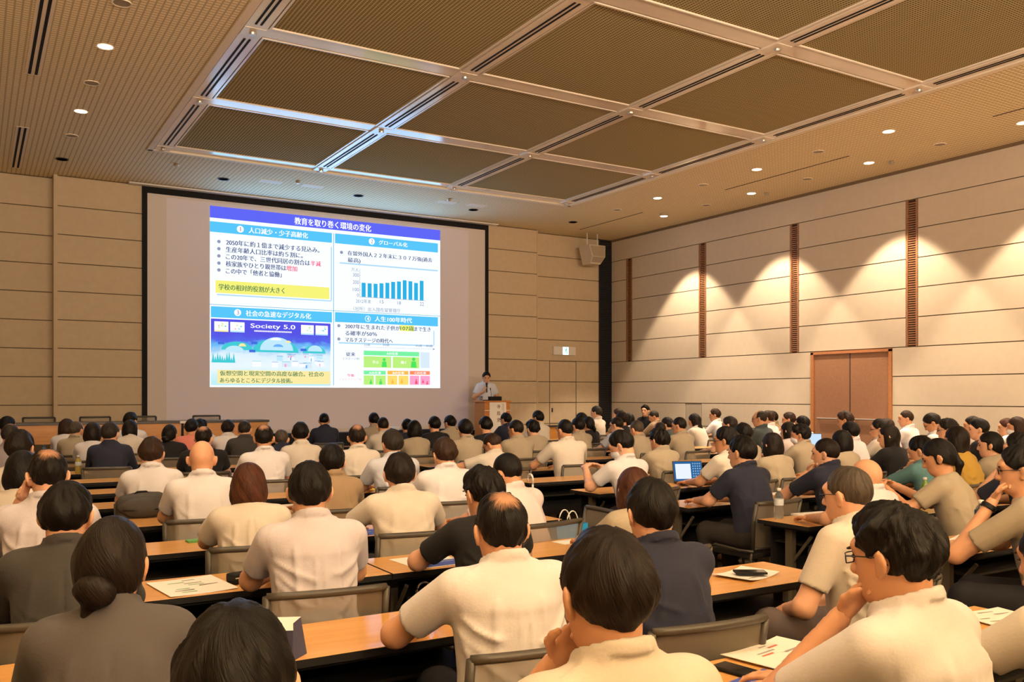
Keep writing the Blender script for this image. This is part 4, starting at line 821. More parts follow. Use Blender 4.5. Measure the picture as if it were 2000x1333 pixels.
PEOPLE = [
    (1, 10, 'dark-haired person in white shirt, far left before the dais', 0.404, 14.060, 1.288, dict(hair='short',hc='k',top='shirt',tc='W',seed=1,skin=1,trousers=1)),
    (2, 7, 'balding person in grey-mauve jacket at the left picture edge', 0.337, 10.610, 1.288, dict(hair='recede',hc='s',top='jacket',tc='mauve',skin=0,face=True,seed=2,trousers=2)),
    (3, 4, 'short brown-haired person in beige long sleeves, left edge', 0.284, 7.160, 1.332, dict(hair='short',hc='d',top='long',tc='C',w=1.05,face=True,seed=3,skin=0,trousers=0)),
    (4, 3, 'dark bob-haired person in cream top, half hidden at left edge', 0.252, 6.010, 1.245, dict(hair='bob',hc='k',top='tee',tc='C',fem=True,hp=12,seed=4,skin=1,trousers=1)),
    (5, 2, 'person with thinning crown in lavender shirt, hand on cheek', 0.306, 4.860, 1.314, dict(hair='thin',hc='k',top='shirt',tc='L',w=1.05,arms={'L':'cheek'},hy=8,hp=10,seed=5,skin=2,trousers=2)),
    (6, 1, 'short black-haired person in dark grey suit behind the hair-bun person', 0.300, 3.710, 1.250, dict(hair='short',hc='k',top='jacket',tc='D',hp=12,trousers=1,seed=6,skin=0)),
    (7, 0, 'person with low hair bun in grey suit jacket, near left', 0.315, 2.560, 1.249, dict(hair='bun',hc='d',top='jacket',tc='G',fem=True,w=1.02,hp=10,hy=-24,lean=18,seed=7,skin=1,trousers=1)),
    (8, 10, 'brown bob-haired person in white top, farthest of the left cluster', 1.137, 14.060, 1.243, dict(hair='bob',hc='b',top='tee',tc='W',fem=True,seed=8,skin=2,trousers=2)),
    (9, 9, 'grey-haired person in beige shirt between two bob-haired people', 1.158, 12.910, 1.248, dict(hair='recede',hc='g',top='shirt',tc='E',seed=9,skin=0,trousers=0)),
    (10, 8, 'dark brown bob-haired person in white beside the navy jacket', 1.233, 11.760, 1.250, dict(hair='bob',hc='d',top='tee',tc='W',fem=True,seed=10,skin=1,trousers=1)),
    (11, 7, 'dark-haired person in navy suit jacket, left block', 1.286, 10.610, 1.284, dict(hair='short',hc='s',top='jacket',tc='N',seed=11,skin=2,trousers=2)),
    (12, 10, "dark-haired person in white shirt just below the screen's left edge", 1.980, 14.060, 1.330, dict(hair='short',hc='k',top='shirt',tc='W',seed=12,skin=0,trousers=0)),
    (13, 9, 'dark bob-haired person in cream, right of the navy jacket', 1.811, 12.910, 1.246, dict(hair='bob',hc='d',top='shirt',tc='C',fem=True,seed=13,skin=1,trousers=1)),
    (14, 4, 'brown-haired person in white shirt with backpack hung behind', 1.155, 7.160, 1.260, dict(hair='short',hc='b',top='shirt',tc='W',w=1.0,hp=10,seed=14,skin=2,trousers=2)),
    (15, 8, 'person with small black bun in black top near the dais', 2.109, 11.760, 1.210, dict(hair='bun',hc='k',top='tee',tc='K',fem=True,seed=15,skin=0,trousers=0)),
    (16, 9, 'black-haired person with coral top, mostly hidden near the dais', 2.606, 12.910, 1.249, dict(hair='short',hc='k',top='tee',tc='coral',seed=16,skin=1,trousers=1)),
    (17, 6, 'balding person in black polo behind the bald head', 2.026, 9.460, 1.260, dict(hair='thin',hc='d',top='polo',tc='K',w=1.05,seed=17,skin=2,trousers=2)),
    (18, 3, 'bald person in white shirt in the left block', 1.277, 6.010, 1.289, dict(hair='bald',hc='d',top='shirt',tc='W',w=1.03,hp=4,skin=0,seed=18,trousers=0)),
    (19, 9, 'short-haired person in white beside the dark brown jacket', 3.102, 12.910, 1.228, dict(hair='short',hc='d',top='shirt',tc='W',seed=19,skin=1,trousers=1)),
    (20, 8, 'balding person in dark brown jacket near the dais end', 3.036, 11.760, 1.255, dict(hair='recede',hc='s',top='jacket',tc='D',seed=20,skin=2,trousers=2)),
    (21, 2, 'reddish bob-haired person in cream blouse tied at the neck', 1.277, 4.860, 1.207, dict(hair='bob',hc='r',top='blouse',tc='C',fem=True,w=1.08,hp=8,seed=21,skin=0,trousers=0)),
    (22, 5, 'person with bald crown in pale shirt, middle of left block', 2.325, 8.310, 1.302, dict(hair='thin',hc='k',top='shirt',tc='W',w=1.03,seed=22,skin=1,trousers=1)),
    (23, 7, 'bald-topped person in dark jacket, small and far', 3.178, 10.610, 1.175, dict(hair='recede',hc='g',top='jacket',tc='N',w=.95,seed=23,skin=2,trousers=2)),
    (24, 6, 'short black-haired person in cream shirt with rounded back', 3.042, 9.460, 1.286, dict(hair='short',hc='k',top='shirt',tc='C',seed=24,skin=0,trousers=0)),
    (25, 10, 'lone person in dark jacket in front of the grey screen', 4.916, 14.060, 1.293, dict(hair='crop',hc='k',top='jacket',tc='N',seed=25,skin=1,trousers=1)),
    (26, 3, 'black-haired person in tan brown shirt beside yellow folder', 2.157, 6.010, 1.235, dict(hair='short',hc='k',top='shirt',tc='T',fem=False,w=.95,seed=26,skin=2,trousers=2)),
    (27, 1, 'black-haired person in lavender-white shirt next to black pouch', 1.233, 3.710, 1.291, dict(hair='short',hc='k',top='shirt',tc='L',w=1.06,hp=8,seed=2,skin=0,trousers=0)),
    (28, 5, 'person with bald crown in cream shirt behind the light blue shirt', 3.241, 8.310, 1.287, dict(hair='thin',hc='d',top='shirt',tc='C',seed=28,skin=1,trousers=1)),
    (29, 10, 'dark-haired person in beige, far below the slide', 5.785, 14.060, 1.285, dict(hair='short',hc='k',top='shirt',tc='E',seed=29,skin=2,trousers=2)),
    (30, 8, 'crop-haired person in cream shirt before the beige one', 4.979, 11.760, 1.272, dict(hair='crop',hc='d',top='shirt',tc='C',seed=30,skin=0,trousers=0)),
    (31, 4, 'brown-grey haired person in light blue shirt turned slightly left', 3.113, 7.160, 1.280, dict(hair='short',hc='s',top='shirt',tc='B',w=1.05,face=True,hy=4,seed=31,skin=1,trousers=1)),
    (32, 2, 'dark brown-haired person in cream polo, elbows spread on table', 2.162, 4.860, 1.236, dict(hair='short',hc='d',top='polo',tc='C',w=1.05,arms='wide',lean=16,seed=32,skin=2,trousers=2)),
    (33, 9, 'black-haired person half hidden by the black bob, far middle', 5.875, 12.910, 1.205, dict(hair='short',hc='k',top='tee',tc='N',seed=33,skin=0,trousers=0)),
    (34, 7, 'black bob-haired person in beige top, far middle', 4.931, 10.610, 1.249, dict(hair='bob',hc='k',top='tee',tc='E',fem=True,seed=34,skin=1,trousers=1)),
    (35, 8, 'black-haired person in black top, left of the lectern', 5.787, 11.760, 1.269, dict(hair='short',hc='k',top='tee',tc='K',seed=35,skin=2,trousers=2)),
    (36, 3, 'brown-haired person in white shirt with striped collar', 3.039, 6.010, 1.257, dict(hair='short',hc='b',top='shirt',tc='W',w=1.06,hp=12,hy=2,seed=4,skin=0,trousers=0)),
    (37, 9, 'black-haired person in beige, face turned left below the lectern', 6.630, 12.910, 1.253, dict(hair='short',hc='k',top='shirt',tc='E',face=True,hy=18,seed=37,skin=1,trousers=1)),
    (38, 6, 'black-haired person in grey-beige shirt left of the lectern', 5.066, 9.460, 1.292, dict(hair='short',hc='k',top='shirt',tc='E',w=1.03,seed=38,skin=2,trousers=2)),
    (39, 7, 'black-haired person in black directly below the lectern', 5.999, 10.610, 1.289, dict(hair='short',hc='k',top='tee',tc='K',w=.98,seed=39,skin=0,trousers=0)),
    (40, 5, 'brown-haired person in cream bending down over the table, glasses', 4.781, 8.310, 1.173, dict(hair='crop',hc='b',top='shirt',tc='C',hp=32,hy=28,glasses=True,face=True,arms={'L':'reach'},lean=26,seed=40,skin=1,trousers=1)),
    (42, 10, 'dark-haired person in navy jacket right of the lectern', 8.372, 14.060, 1.259, dict(hair='short',hc='k',top='jacket',tc='N',glasses=True,face=True,hy=22,seed=42,skin=0,trousers=0)),
    (43, 6, 'crop-haired person in beige shirt and glasses turned left', 5.782, 9.460, 1.276, dict(hair='crop',hc='d',top='shirt',tc='E',w=1.05,glasses=True,face=True,hy=22,seed=43,skin=1,trousers=1)),
    (44, 7, 'black-haired person in beige and black, small, far middle', 6.765, 10.610, 1.230, dict(hair='wavy',hc='k',top='tee',tc='E',seed=44,skin=2,trousers=2)),
    (45, 9, 'black-haired person in cream shirt before the exit door', 8.336, 12.910, 1.314, dict(hair='short',hc='k',top='shirt',tc='C',seed=45,skin=0,trousers=0)),
    (46, 5, 'large crop-haired person in cream polo with tablet', 5.731, 8.310, 1.309, dict(hair='crop',hc='k',top='polo',tc='C',w=1.16,arms='wide',lean=10,face=True,hy=8,seed=46,skin=1,trousers=1)),
    (47, 9, 'dark head far behind, below the exit door', 9.258, 12.910, 1.269, dict(hair='short',hc='k',top='tee',tc='K',seed=47,skin=2,trousers=2)),
    (48, 7, 'dark-haired person in grey-beige, right of the large cream polo', 7.544, 10.610, 1.256, dict(hair='short',hc='k',top='shirt',tc='E',seed=48,skin=0,trousers=0)),
    (49, 8, 'person with long dark ponytail in black, far middle', 8.566, 11.760, 1.228, dict(hair='pony',hc='k',top='tee',tc='K',fem=True,seed=49,skin=1,trousers=1)),
    (50, 10, 'upright person in cream shirt facing left before the corner grille', 10.440, 14.060, 1.369, dict(hair='short',hc='s',top='shirt',tc='C',face=True,hy=32,lean=4,seed=50,skin=2,trousers=2)),
    (51, 10, 'brown head at the foot of the corner grille', 10.984, 14.060, 1.315, dict(hair='short',hc='b',top='tee',tc='T',seed=51,skin=0,trousers=0)),
    (52, 8, 'dark-haired person far right of the grille', 9.252, 11.760, 1.305, dict(hair='short',hc='d',top='tee',tc='K',seed=52,skin=1,trousers=1)),
    (53, 9, 'black bob-haired person in pink, far, near the grille', 10.323, 12.910, 1.249, dict(hair='bob',hc='k',top='tee',tc='pink',fem=True,seed=53,skin=2,trousers=2)),
    (55, 10, 'crop-haired person with tan collar, head bowed, near right wall', 11.908, 14.060, 1.266, dict(hair='crop',hc='s',top='jacket',tc='T',hp=22,seed=55,skin=1,trousers=1)),
    (56, 7, 'crop-haired person in pale blue with glasses looking left', 8.259, 10.610, 1.255, dict(hair='crop',hc='d',top='shirt',tc='B',glasses=True,face=True,hy=25,seed=56,skin=2,trousers=2)),
    (57, 6, 'grey crop-haired person in beige shirt, middle block', 7.706, 9.460, 1.243, dict(hair='crop',hc='g',top='shirt',tc='E',seed=57,skin=0,trousers=0)),
    (58, 7, 'grey-brown head behind the fluffy black hair', 9.088, 10.610, 1.173, dict(hair='recede',hc='s',top='tee',tc='slate',seed=58,skin=1,trousers=1)),
    (59, 3, 'masked person in white polo bending over a phone at table end', 4.728, 6.010, 1.277, dict(hair='short',hc='k',top='polo',tc='W',w=1.08,hp=28,hy=36,ty=8,lean=22,mask=True,arms='up',seed=59,skin=2,trousers=2)),
    (60, 4, 'person with fluffy black hair in grey-beige shirt', 6.133, 7.160, 1.233, dict(hair='fluffy',hc='k',top='shirt',tc='E',w=.98,face=True,hy=6,seed=60,skin=0,trousers=0)),
    (61, 2, 'crop-haired person in pinkish white shirt leaning forward left', 2.905, 4.860, 1.211, dict(hair='crop',hc='k',top='shirt',tc='pink',w=1.08,hp=16,hy=22,ty=10,lean=24,face=True,seed=61,skin=1,trousers=1)),
    (62, 1, 'wavy black-haired person in black T-shirt with blue booklet', 2.084, 3.710, 1.235, dict(hair='wavy',hc='k',top='tee',tc='K',w=.98,hp=12,hy=6,arms='wide',seed=62,skin=2,trousers=2)),
    (63, 0, 'large person with thin crown in white shirt, near centre', 1.504, 2.560, 1.254, dict(hair='thin',hc='k',top='shirt',tc='W',w=1.12,hp=6,hy=-10,arms='wide',lean=10,seed=5,skin=0,trousers=0)),
    (64, 1, 'reddish straight-haired person in beige jacket', 3.001, 3.710, 1.189, dict(hair='bob',hc='r',top='jacket',tc='E',fem=True,hp=8,seed=64,skin=1,trousers=1)),
    (65, 0, 'black-haired person in dark navy polo, near centre', 2.151, 2.560, 1.266, dict(hair='short',hc='k',top='polo',tc='N',w=1.08,hp=8,hy=-12,seed=65,skin=2,trousers=2)),
    (66, -1, 'nearest central person in cream shirt, fist at mouth', 1.067, 1.410, 1.312, dict(hair='short',hc='d',top='shirt',tc='C',w=1.06,hp=6,hy=-8,arms={'L':'chin'},seed=8,face=True,skin=0,trousers=0)),
    (67, 6, 'crop-haired person in beige shirt beside the loose white shirt', 8.467, 9.460, 1.275, dict(hair='crop',hc='d',top='shirt',tc='E',w=1.05,face=True,hy=28,seed=67,skin=1,trousers=1)),
    (68, 8, 'brown head between beige shirts near the right wall', 10.246, 11.760, 1.198, dict(hair='short',hc='d',top='tee',tc='slate',seed=68,skin=2,trousers=2)),
    (69, 8, 'person in loose cream shirt bending forward near right wall', 10.884, 11.760, 1.254, dict(hair='long',hc='d',top='shirt',tc='C',w=1.02,hp=18,lean=24,seed=69,skin=0,trousers=0)),
    (70, 9, 'brown-haired person in white facing left against right wall', 12.486, 12.910, 1.318, dict(hair='short',hc='b',top='shirt',tc='W',face=True,hy=42,seed=70,skin=1,trousers=1)),
    (71, 6, 'dark grey-haired person behind the black-haired pair', 9.433, 9.460, 1.271, dict(hair='short',hc='s',top='shirt',tc='W',face=True,hy=30,seed=71,skin=2,trousers=2)),
    (72, 4, 'round black-haired head in olive beige top', 7.344, 7.160, 1.267, dict(hair='short',hc='k',top='tee',tc='E',seed=72,skin=0,trousers=0)),
    (73, 3, 'black-haired person in cream shirt and glasses by the open laptop', 5.947, 6.010, 1.286, dict(hair='short',hc='k',top='shirt',tc='C',w=1.03,glasses=True,face=True,hy=30,ty=6,lean=18,seed=73,skin=1,trousers=1)),
    (74, 2, 'black-haired person in navy polo with clasped hands at aisle table', 4.974, 4.860, 1.272, dict(hair='short',hc='k',top='polo',tc='N',w=1.05,hp=6,hy=14,ty=2,lean=14,face=True,trousers=1,seed=74,skin=2)),
    (75, 3, 'dark bob-haired person in beige top behind the navy polo', 6.552, 6.010, 1.216, dict(hair='bob',hc='d',top='tee',tc='E',fem=True,w=1.12,hp=4,seed=75,skin=0,trousers=0)),
    (76, 6, 'grey-haired person in slate suit and glasses looking left', 10.053, 9.460, 1.356, dict(hair='recede',hc='s',top='jacket',tc='slate',glasses=True,face=True,hy=34,seed=76,skin=1,trousers=1)),
    (77, 7, 'brown-haired person in white behind the slate suit', 11.469, 10.610, 1.319, dict(hair='short',hc='b',top='shirt',tc='W',seed=77,skin=2,trousers=2)),
    (78, 8, 'dark-haired person in brown jacket nearest the right wall', 12.821, 11.760, 1.282, dict(hair='short',hc='d',top='jacket',tc='T',seed=78,skin=0,trousers=0)),
    (79, 7, 'brown-haired person in glasses, hand at chin, left of doors', 11.980, 10.610, 1.288, dict(hair='short',hc='b',top='shirt',tc='W',glasses=True,face=True,hy=40,arms={'L':'chin'},seed=79,skin=1,trousers=1)),
    (80, 5, 'long brown-haired person in dusty pink behind the masked person', 9.373, 8.310, 1.219, dict(hair='long',hc='d',top='tee',tc='pink',fem=True,seed=80,skin=2,trousers=2)),
    (81, 6, 'dark-haired person in white shirt left of the brown doors', 10.978, 9.460, 1.261, dict(hair='short',hc='k',top='shirt',tc='W',seed=81,skin=0,trousers=0)),
    (82, 4, 'masked person with fluffy black hair in grey-beige shirt', 8.283, 7.160, 1.240, dict(hair='fluffy',hc='k',top='shirt',tc='E',mask=True,hy=32,hp=8,seed=82,skin=1,trousers=1)),
    (83, 2, 'crop-haired person in navy polo, chin on hand', 5.919, 4.860, 1.233, dict(hair='crop',hc='d',top='polo',tc='N',w=1.05,arms={'L':'chin'},hy=26,ty=4,face=True,lean=14,seed=83,skin=2,trousers=2)),
    (84, 3, 'sleek black bob-haired person in beige top', 7.559, 6.010, 1.221, dict(hair='bob',hc='k',top='tee',tc='E',fem=True,seed=84,skin=0,trousers=0)),
    (85, 5, 'brown curly-haired person before the left door leaf', 10.529, 8.310, 1.353, dict(hair='wavy',hc='b',top='shirt',tc='W',face=True,hy=34,hp=16,seed=85,skin=1,trousers=1)),
    (86, 4, 'black-haired person in white shirt in front of the doors', 9.157, 7.160, 1.257, dict(hair='short',hc='k',top='shirt',tc='W',lean=20,seed=86,skin=2,trousers=2)),
    (87, 4, 'dark-haired person in cream with glasses before the right door leaf', 9.723, 7.160, 1.281, dict(hair='short',hc='d',top='shirt',tc='C',glasses=True,face=True,hy=36,seed=87,skin=0,trousers=0)),
    (88, 5, 'brown head mostly hidden before the right door leaf', 11.436, 8.310, 1.240, dict(hair='short',hc='b',top='shirt',tc='W',seed=88,skin=1,trousers=1)),
    (89, 3, 'long dark-haired person in black, right side', 8.314, 6.010, 1.260, dict(hair='long',hc='d',top='tee',tc='K',fem=True,w=1.1,face=True,hy=34,seed=89,skin=2,trousers=2)),
    (90, 5, 'crop-haired person in white shirt right of the doors with laptop', 11.904, 8.310, 1.356, dict(hair='crop',hc='b',top='shirt',tc='W',w=1.08,face=True,hy=48,seed=90,skin=0,trousers=0)),
    (91, 4, 'person in white, head bowed, against the right wall', 10.806, 7.160, 1.341, dict(hair='short',hc='d',top='shirt',tc='W',hp=34,hy=40,lean=24,face=True,glasses=True,seed=91,skin=1,trousers=1)),
    (92, 3, 'dark-haired person in glasses behind the mustard top', 9.353, 6.010, 1.317, dict(hair='wavy',hc='d',top='shirt',tc='W',glasses=True,face=True,hy=38,seed=92,skin=2,trousers=2)),
    (93, 2, 'long dark-haired person in mustard top', 7.696, 4.860, 1.293, dict(hair='long',hc='d',top='tee',tc='must',fem=True,seed=93,skin=0,trousers=0)),
    (94, 4, 'brown head behind the black-topped person at right wall', 11.702, 7.160, 1.289, dict(hair='short',hc='d',top='shirt',tc='W',face=True,hy=44,seed=94,skin=1,trousers=1)),
    (95, 3, 'short black-haired person in black top at the right', 9.943, 6.010, 1.309, dict(hair='short',hc='k',top='tee',tc='K',fem=True,face=True,hy=40,seed=95,skin=2,trousers=2)),
    (96, 2, 'person in teal polo bending forward, wristwatch hand at face', 7.172, 4.860, 1.216, dict(hair='short',hc='k',top='polo',tc='teal',hp=20,hy=20,lean=22,arms={'L':'chin'},watch=True,w=1.05,seed=96,skin=0,trousers=0)),
    (97, 1, 'person with black ponytail in beige T-shirt, both hands raised', 5.668, 3.710, 1.275, dict(hair='pony',hc='k',top='tee',tc='E',fem=True,w=1.14,hp=22,hy=32,ty=18,lean=20,arms='up',face=True,seed=97,skin=1,trousers=1)),
    (98, 2, 'person with dark ponytail in grey-beige T-shirt beside clear bottle', 8.232, 4.860, 1.231, dict(hair='pony',hc='k',top='tee',tc='E',fem=True,w=1.05,face=True,hy=30,seed=98,skin=2,trousers=2)),
    (99, 4, 'reddish-haired person at the right wall, right edge', 12.530, 7.160, 1.250, dict(hair='short',hc='r',top='tee',tc='W',face=True,hy=40,seed=99,skin=0,trousers=0)),
    (100, 3, 'masked brown bob-haired person in white, right edge', 10.735, 6.010, 1.317, dict(hair='bob',hc='b',top='shirt',tc='W',fem=True,mask=True,hy=44,seed=100,skin=1,trousers=1)),
    (101, 1, 'black-haired person in navy with raised forearm at right edge', 6.661, 3.710, 1.299, dict(hair='short',hc='k',top='polo',tc='N',arms={'L':'chin'},hy=25,seed=101,skin=2,trousers=2)),
    (102, 0, 'person in glasses and beige T-shirt, watch hand under chin', 4.605, 2.560, 1.320, dict(hair='short',hc='k',top='tee',tc='E',w=1.05,glasses=True,face=True,hy=34,ty=22,arms={'L':'chin'},watch=True,seed=102,skin=0,trousers=0)),
    (103, 1, 'bald person in white shirt behind the grey-haired one in glasses', 4.899, 3.710, 1.175, dict(hair='bald',hc='k',top='shirt',tc='W',skin=0,hy=18,seed=103,trousers=1)),
    (104, 0, 'grey crop-haired person in cream shirt and glasses at the aisle', 3.257, 2.560, 1.271, dict(hair='crop',hc='g',top='shirt',tc='C',w=1.06,glasses=True,face=True,hy=10,ty=6,arms='lap',trousers=3,lean=6,seed=104,skin=2)),
    (105, -1, 'nearest right person with fluffy black hair in white shirt', 1.971, 1.410, 1.301, dict(hair='fluffy',hc='k',top='shirt',tc='W',w=1.10,glasses=True,face=True,hy=8,ty=6,arms={'L':'chin'},lean=14,hp=8,seed=105,skin=0,trousers=0)),
    (107, -1, 'nearest black-haired person at the bottom edge', 0.350, 1.410, 1.247, dict(hair='short',hc='k',top='shirt',tc='K',w=1.0,lean=20,hp=14,seed=107,skin=2,trousers=2)),
    (106, -1, 'person in cream shirt cut off by the right picture edge', 2.720, 1.410, 1.213, dict(hair='short',hc='k',top='shirt',tc='C',w=1.05,lean=16,seed=106,skin=1,trousers=1)),
    (111, 10, 'black wavy-haired person in white shirt by the dais seam', 2.965, 14.060, 1.219, dict(hair='wavy',hc='k',top='shirt',tc='W',seed=111,skin=0,trousers=0)),
]
import time as _t; _t0 = _t.time()
# ---------------------------------------------------------------- seating: tables, chairs, people
ROW0, PITCH = 2.86, 1.15
ORD = {-1: 'first', 0: 'second', 1: 'third', 2: 'fourth', 3: 'fifth', 4: 'sixth', 5: 'seventh', 6: 'eighth', 7: 'ninth', 8: 'tenth', 9: 'eleventh', 10: 'twelfth'}
M_under = mat('table_underside', (.02, .018, .016), .6, .2); M_frame = mat('table_leg_metal', (.10, .085, .06), .45, .4)
def make_table(L):
    r = empty('seminar_table', (0, 0, 0), cat='table', group='wood-topped seminar tables')
    bm = bmesh.new(); bm_box(bm, .004, L - .004, .004, .446, .682, .70); finish('wood_top', bm, M_table, r, bevel=.003)
    bm = bmesh.new()
    for b in ((0, L, 0, .006), (0, L, .444, .45), (0, .006, .006, .444), (L - .006, L, .006, .444)): bm_box(bm, *b, .672, .6985)
    finish('edge_band', bm, M_blackmatte, r)
    box('under_board', (.03, L - .03, .03, .42, .655, .681), M_under, r)
    box('book_shelf', (.12, L - .12, .10, .40, .54, .553), M_under, r)
    box('modesty_panel', (.10, L - .10, .405, .42, .30, .655), M_blackmatte, r)
    for x in (.10, L - .10):
        bm = bmesh.new(); bm_box(bm, x - .02, x + .02, .21, .27, .06, .66); bm_box(bm, x - .018, x + .018, .02, .43, .045, .075); bm_tube(bm, [(x, .06, .62), (x, .24, .40)], .012, 6); lg = finish('leg', bm, M_frame, r)
        for y in (.05, .40):
            bm = bmesh.new(); bm_tube(bm, [(x - .012, y, .025), (x + .012, y, .025)], .025, 10); finish('caster', bm, M_blackmatte, lg)
    return r
tb0 = make_table(1.795); first = True
for row in range(-1, 11):
    y = ROW0 + PITCH * row
    for i, x in enumerate((-.05, 1.75, 4.72, 6.52, 8.32, 10.12)):
        if row == -1 and i > 2: continue
        if row == 0 and i > 3: continue
        t = tb0 if first else copy_tree(tb0); first = False
        t.location = (x, y, 0)
        t['label'] = '%s table in the %s row from the camera, %s block' % (('left', 'right', 'first', 'second', 'third', 'fourth')[i], ORD[row], 'left' if i < 2 else 'right')
M_chair = mat('chair_frame', (.048, .042, .033), .4, .4)
M_net = bpy.data.materials.new('chair_back_net'); nt, b = nodes_of(M_net); N, L = nt.nodes, nt.links
b.inputs['Base Color'].default_value = (.23, .195, .14, 1); b.inputs['Roughness'].default_value = .8
tr_ = N.new('ShaderNodeBsdfTransparent'); mx_ = N.new('ShaderNodeMixShader'); mx_.inputs[0].default_value = .62
L.new(tr_.outputs[0], mx_.inputs[1]); L.new(b.outputs[0], mx_.inputs[2]); L.new(mx_.outputs[0], N['Material Output'].inputs[0])
M_seat = mat('chair_seat', (.025, .023, .02), .9, .1, noise=.2, nscale=60)
def make_chair():        # local: person faces +y, origin under the hip
    r = empty('mesh_chair', (0, 0, 0), cat='chair', group='mesh-back meeting chairs')
    bm = bmesh.new(); n = 8
    def arc(z, yy, hw): return [(hw * math.sin(math.pi * (k / n - .5)) / 1.0 if False else -hw + 2 * hw * k / n, yy - .022 * (1 - (2 * k / n - 1) ** 2), z) for k in range(n + 1)]
    top = arc(.80, -.198, .235); bot = arc(.47, -.152, .22)
    bm_tube(bm, top, .016, 8); bm_tube(bm, bot, .012, 6)
    for q, k in ((-1, 0), (1, n)): bm_tube(bm, [top[k], ((top[k][0] + bot[k][0]) / 2 + q * .006, (top[k][1] + bot[k][1]) / 2 + .01, .64), bot[k]], .016, 8)
    finish('back_frame', bm, M_chair, r, smooth=True)
    bm = bmesh.new(); m = 4; rows = []
    for j in range(m + 1):
        f_ = j / m; rows.append([bm.verts.new(Vector(bot[k]).lerp(Vector(top[k]), f_) * .985 + Vector((0, 0, .01))) for k in range(n + 1)])
    for j in range(m):
        for k in range(n): bm.faces.new((rows[j][k], rows[j][k + 1], rows[j + 1][k + 1], rows[j + 1][k]))
    finish('back_net', bm, M_net, r, smooth=True)
    bm = bmesh.new(); bm_box(bm, -.225, .225, -.15, .28, .395, .435); finish('seat', bm, M_seat, r, bevel=.015)
    for q in (-1, 1):
        bm = bmesh.new(); bm_tube(bm, [(q * .235, -.17, .455), (q * .245, -.05, .45), (q * .25, .18, .465), (q * .25, .225, .44), (q * .245, .24, .02)], .011, 6); lg = finish('side_rail_and_front_leg', bm, M_chair, r, smooth=True)
        bm = bmesh.new(); bm_tube(bm, [(q * .22, -.155, .48), (q * .235, -.145, .40), (q * .245, -.22, .02)], .011, 6); finish('rear_leg', bm, M_chair, r, smooth=True)
    return r
ch0 = make_chair(); chair_used = False
def place_chair(x, y, rz, label, z=0, group=None):
    global chair_used
    c = copy_tree(ch0) if chair_used else ch0; chair_used = True
    c.location = (x, y, z); c.rotation_euler = (0, 0, rz); c['label'] = label
    if group: c['group'] = group
    return c
INFO = {}
SKIP = globals().get('SKIP_IDS', ())
for pid, row, desc, u, v, zt, kw in PEOPLE:
    if pid in SKIP: continue
    I = person(desc, u, v, zt, **kw); INFO[pid] = I
    rt = I['root']; place_chair(rt.location.x, rt.location.y, rt.rotation_euler.z, 'mesh-back chair of the ' + ' '.join(desc.replace(',', '').split()[:11]))
# the operator at the side desk and the lecturer
od = person('person in black jacket facing the room at a side desk by the right wall', 12.46, 15.0, 1.37, hair='wavy', hc='k', top='jacket', tc='K', lean=2, hp=0, ty=105, hy=118, arms='lap', face=True, group='staff', seed=54)
place_chair(od['root'].location.x, od['root'].location.y, math.radians(105), 'mesh-back chair of the person in black jacket at the side desk')
sp_ = person('lecturer in white short-sleeved shirt holding a microphone behind the lectern', 9.33, 16.45, 1.685, hair='short', hc='k', top='shirt', tc='S', lean=4, hp=14, ty=168, hy=158, arms={'R': 'mic', 'L': 'rest'}, face=True, stand=True, base=.4, group='speaker', seed=60, watch=False)
print('people', round(_t.time() - _t0, 1))
# ---------------------------------------------------------------- things on the tables and on the stage
TZ = .7005
def sheet(name, label, cat, x, y, w, h, rz, m, z=TZ, marks=0, fold=.0, th=.002, group=None, mk=None):
    r = empty(name, (x, y, z), rz, label, cat, group)
    bm = bmesh.new(); n = 8
    for k in range(n + 1):
        f_ = k / n; zz = fold * (abs(f_ - .5) * 2) ** 2
        for yy in (-h / 2, h / 2): bm.verts.new((-w / 2 + w * f_, yy, zz + th)); bm.verts.new((-w / 2 + w * f_, yy, zz))
    bm.verts.ensure_lookup_table(); V = bm.verts
    for k in range(n):
        a, b_ = k * 4, k * 4 + 4
        bm.faces.new((V[a], V[b_], V[b_ + 2], V[a + 2])); bm.faces.new((V[a + 1], V[a + 3], V[b_ + 3], V[b_ + 1])); bm.faces.new((V[a], V[a + 1], V[b_ + 1], V[b_])); bm.faces.new((V[a + 2], V[b_ + 2], V[b_ + 3], V[a + 3]))
    bm.faces.new((V[0], V[2], V[3], V[1])); e_ = n * 4; bm.faces.new((V[e_], V[e_ + 1], V[e_ + 3], V[e_ + 2]))
    finish('page', bm, m, r)
    g_ = random.Random(int(x * 100))
    for k in range(marks):
        px = g_.uniform(-w * .4, w * .25); py = -h * .4 + h * .8 * (k + .5) / marks; wl = g_.uniform(.1, .3) * w; f0 = (px + w / 2) / w; f1 = (px + wl + w / 2) / w
        zz = max(fold * (abs(f0 - .5) * 2) ** 2, fold * (abs(f1 - .5) * 2) ** 2)
        box('printed_mark', (px, px + wl, py, py + h * .035, zz + th + .0003, zz + th + .0006), mk[k % len(mk)] if mk else mat('print_grey', (.30, .29, .30), .7), r)
    return r
M_blueprint = mat('print_blue', (.06, .10, .42), .5); M_greenprint = mat('print_green', (.25, .48, .32), .6); M_redprint = mat('print_red', (.55, .12, .09), .6)
sheet('brochure', 'white brochure with green drawings beside the black pouch', 'paper', .85, 4.22, .30, .36, .12, M_paper, marks=8, fold=.004, mk=[M_greenprint, mat('print_grey', (.30, .29, .30), .7)])
sheet('booklet', 'blue and white booklet by the black T-shirt elbow', 'booklet', 2.04, 4.21, .30, .32, .05, M_paper, marks=3)
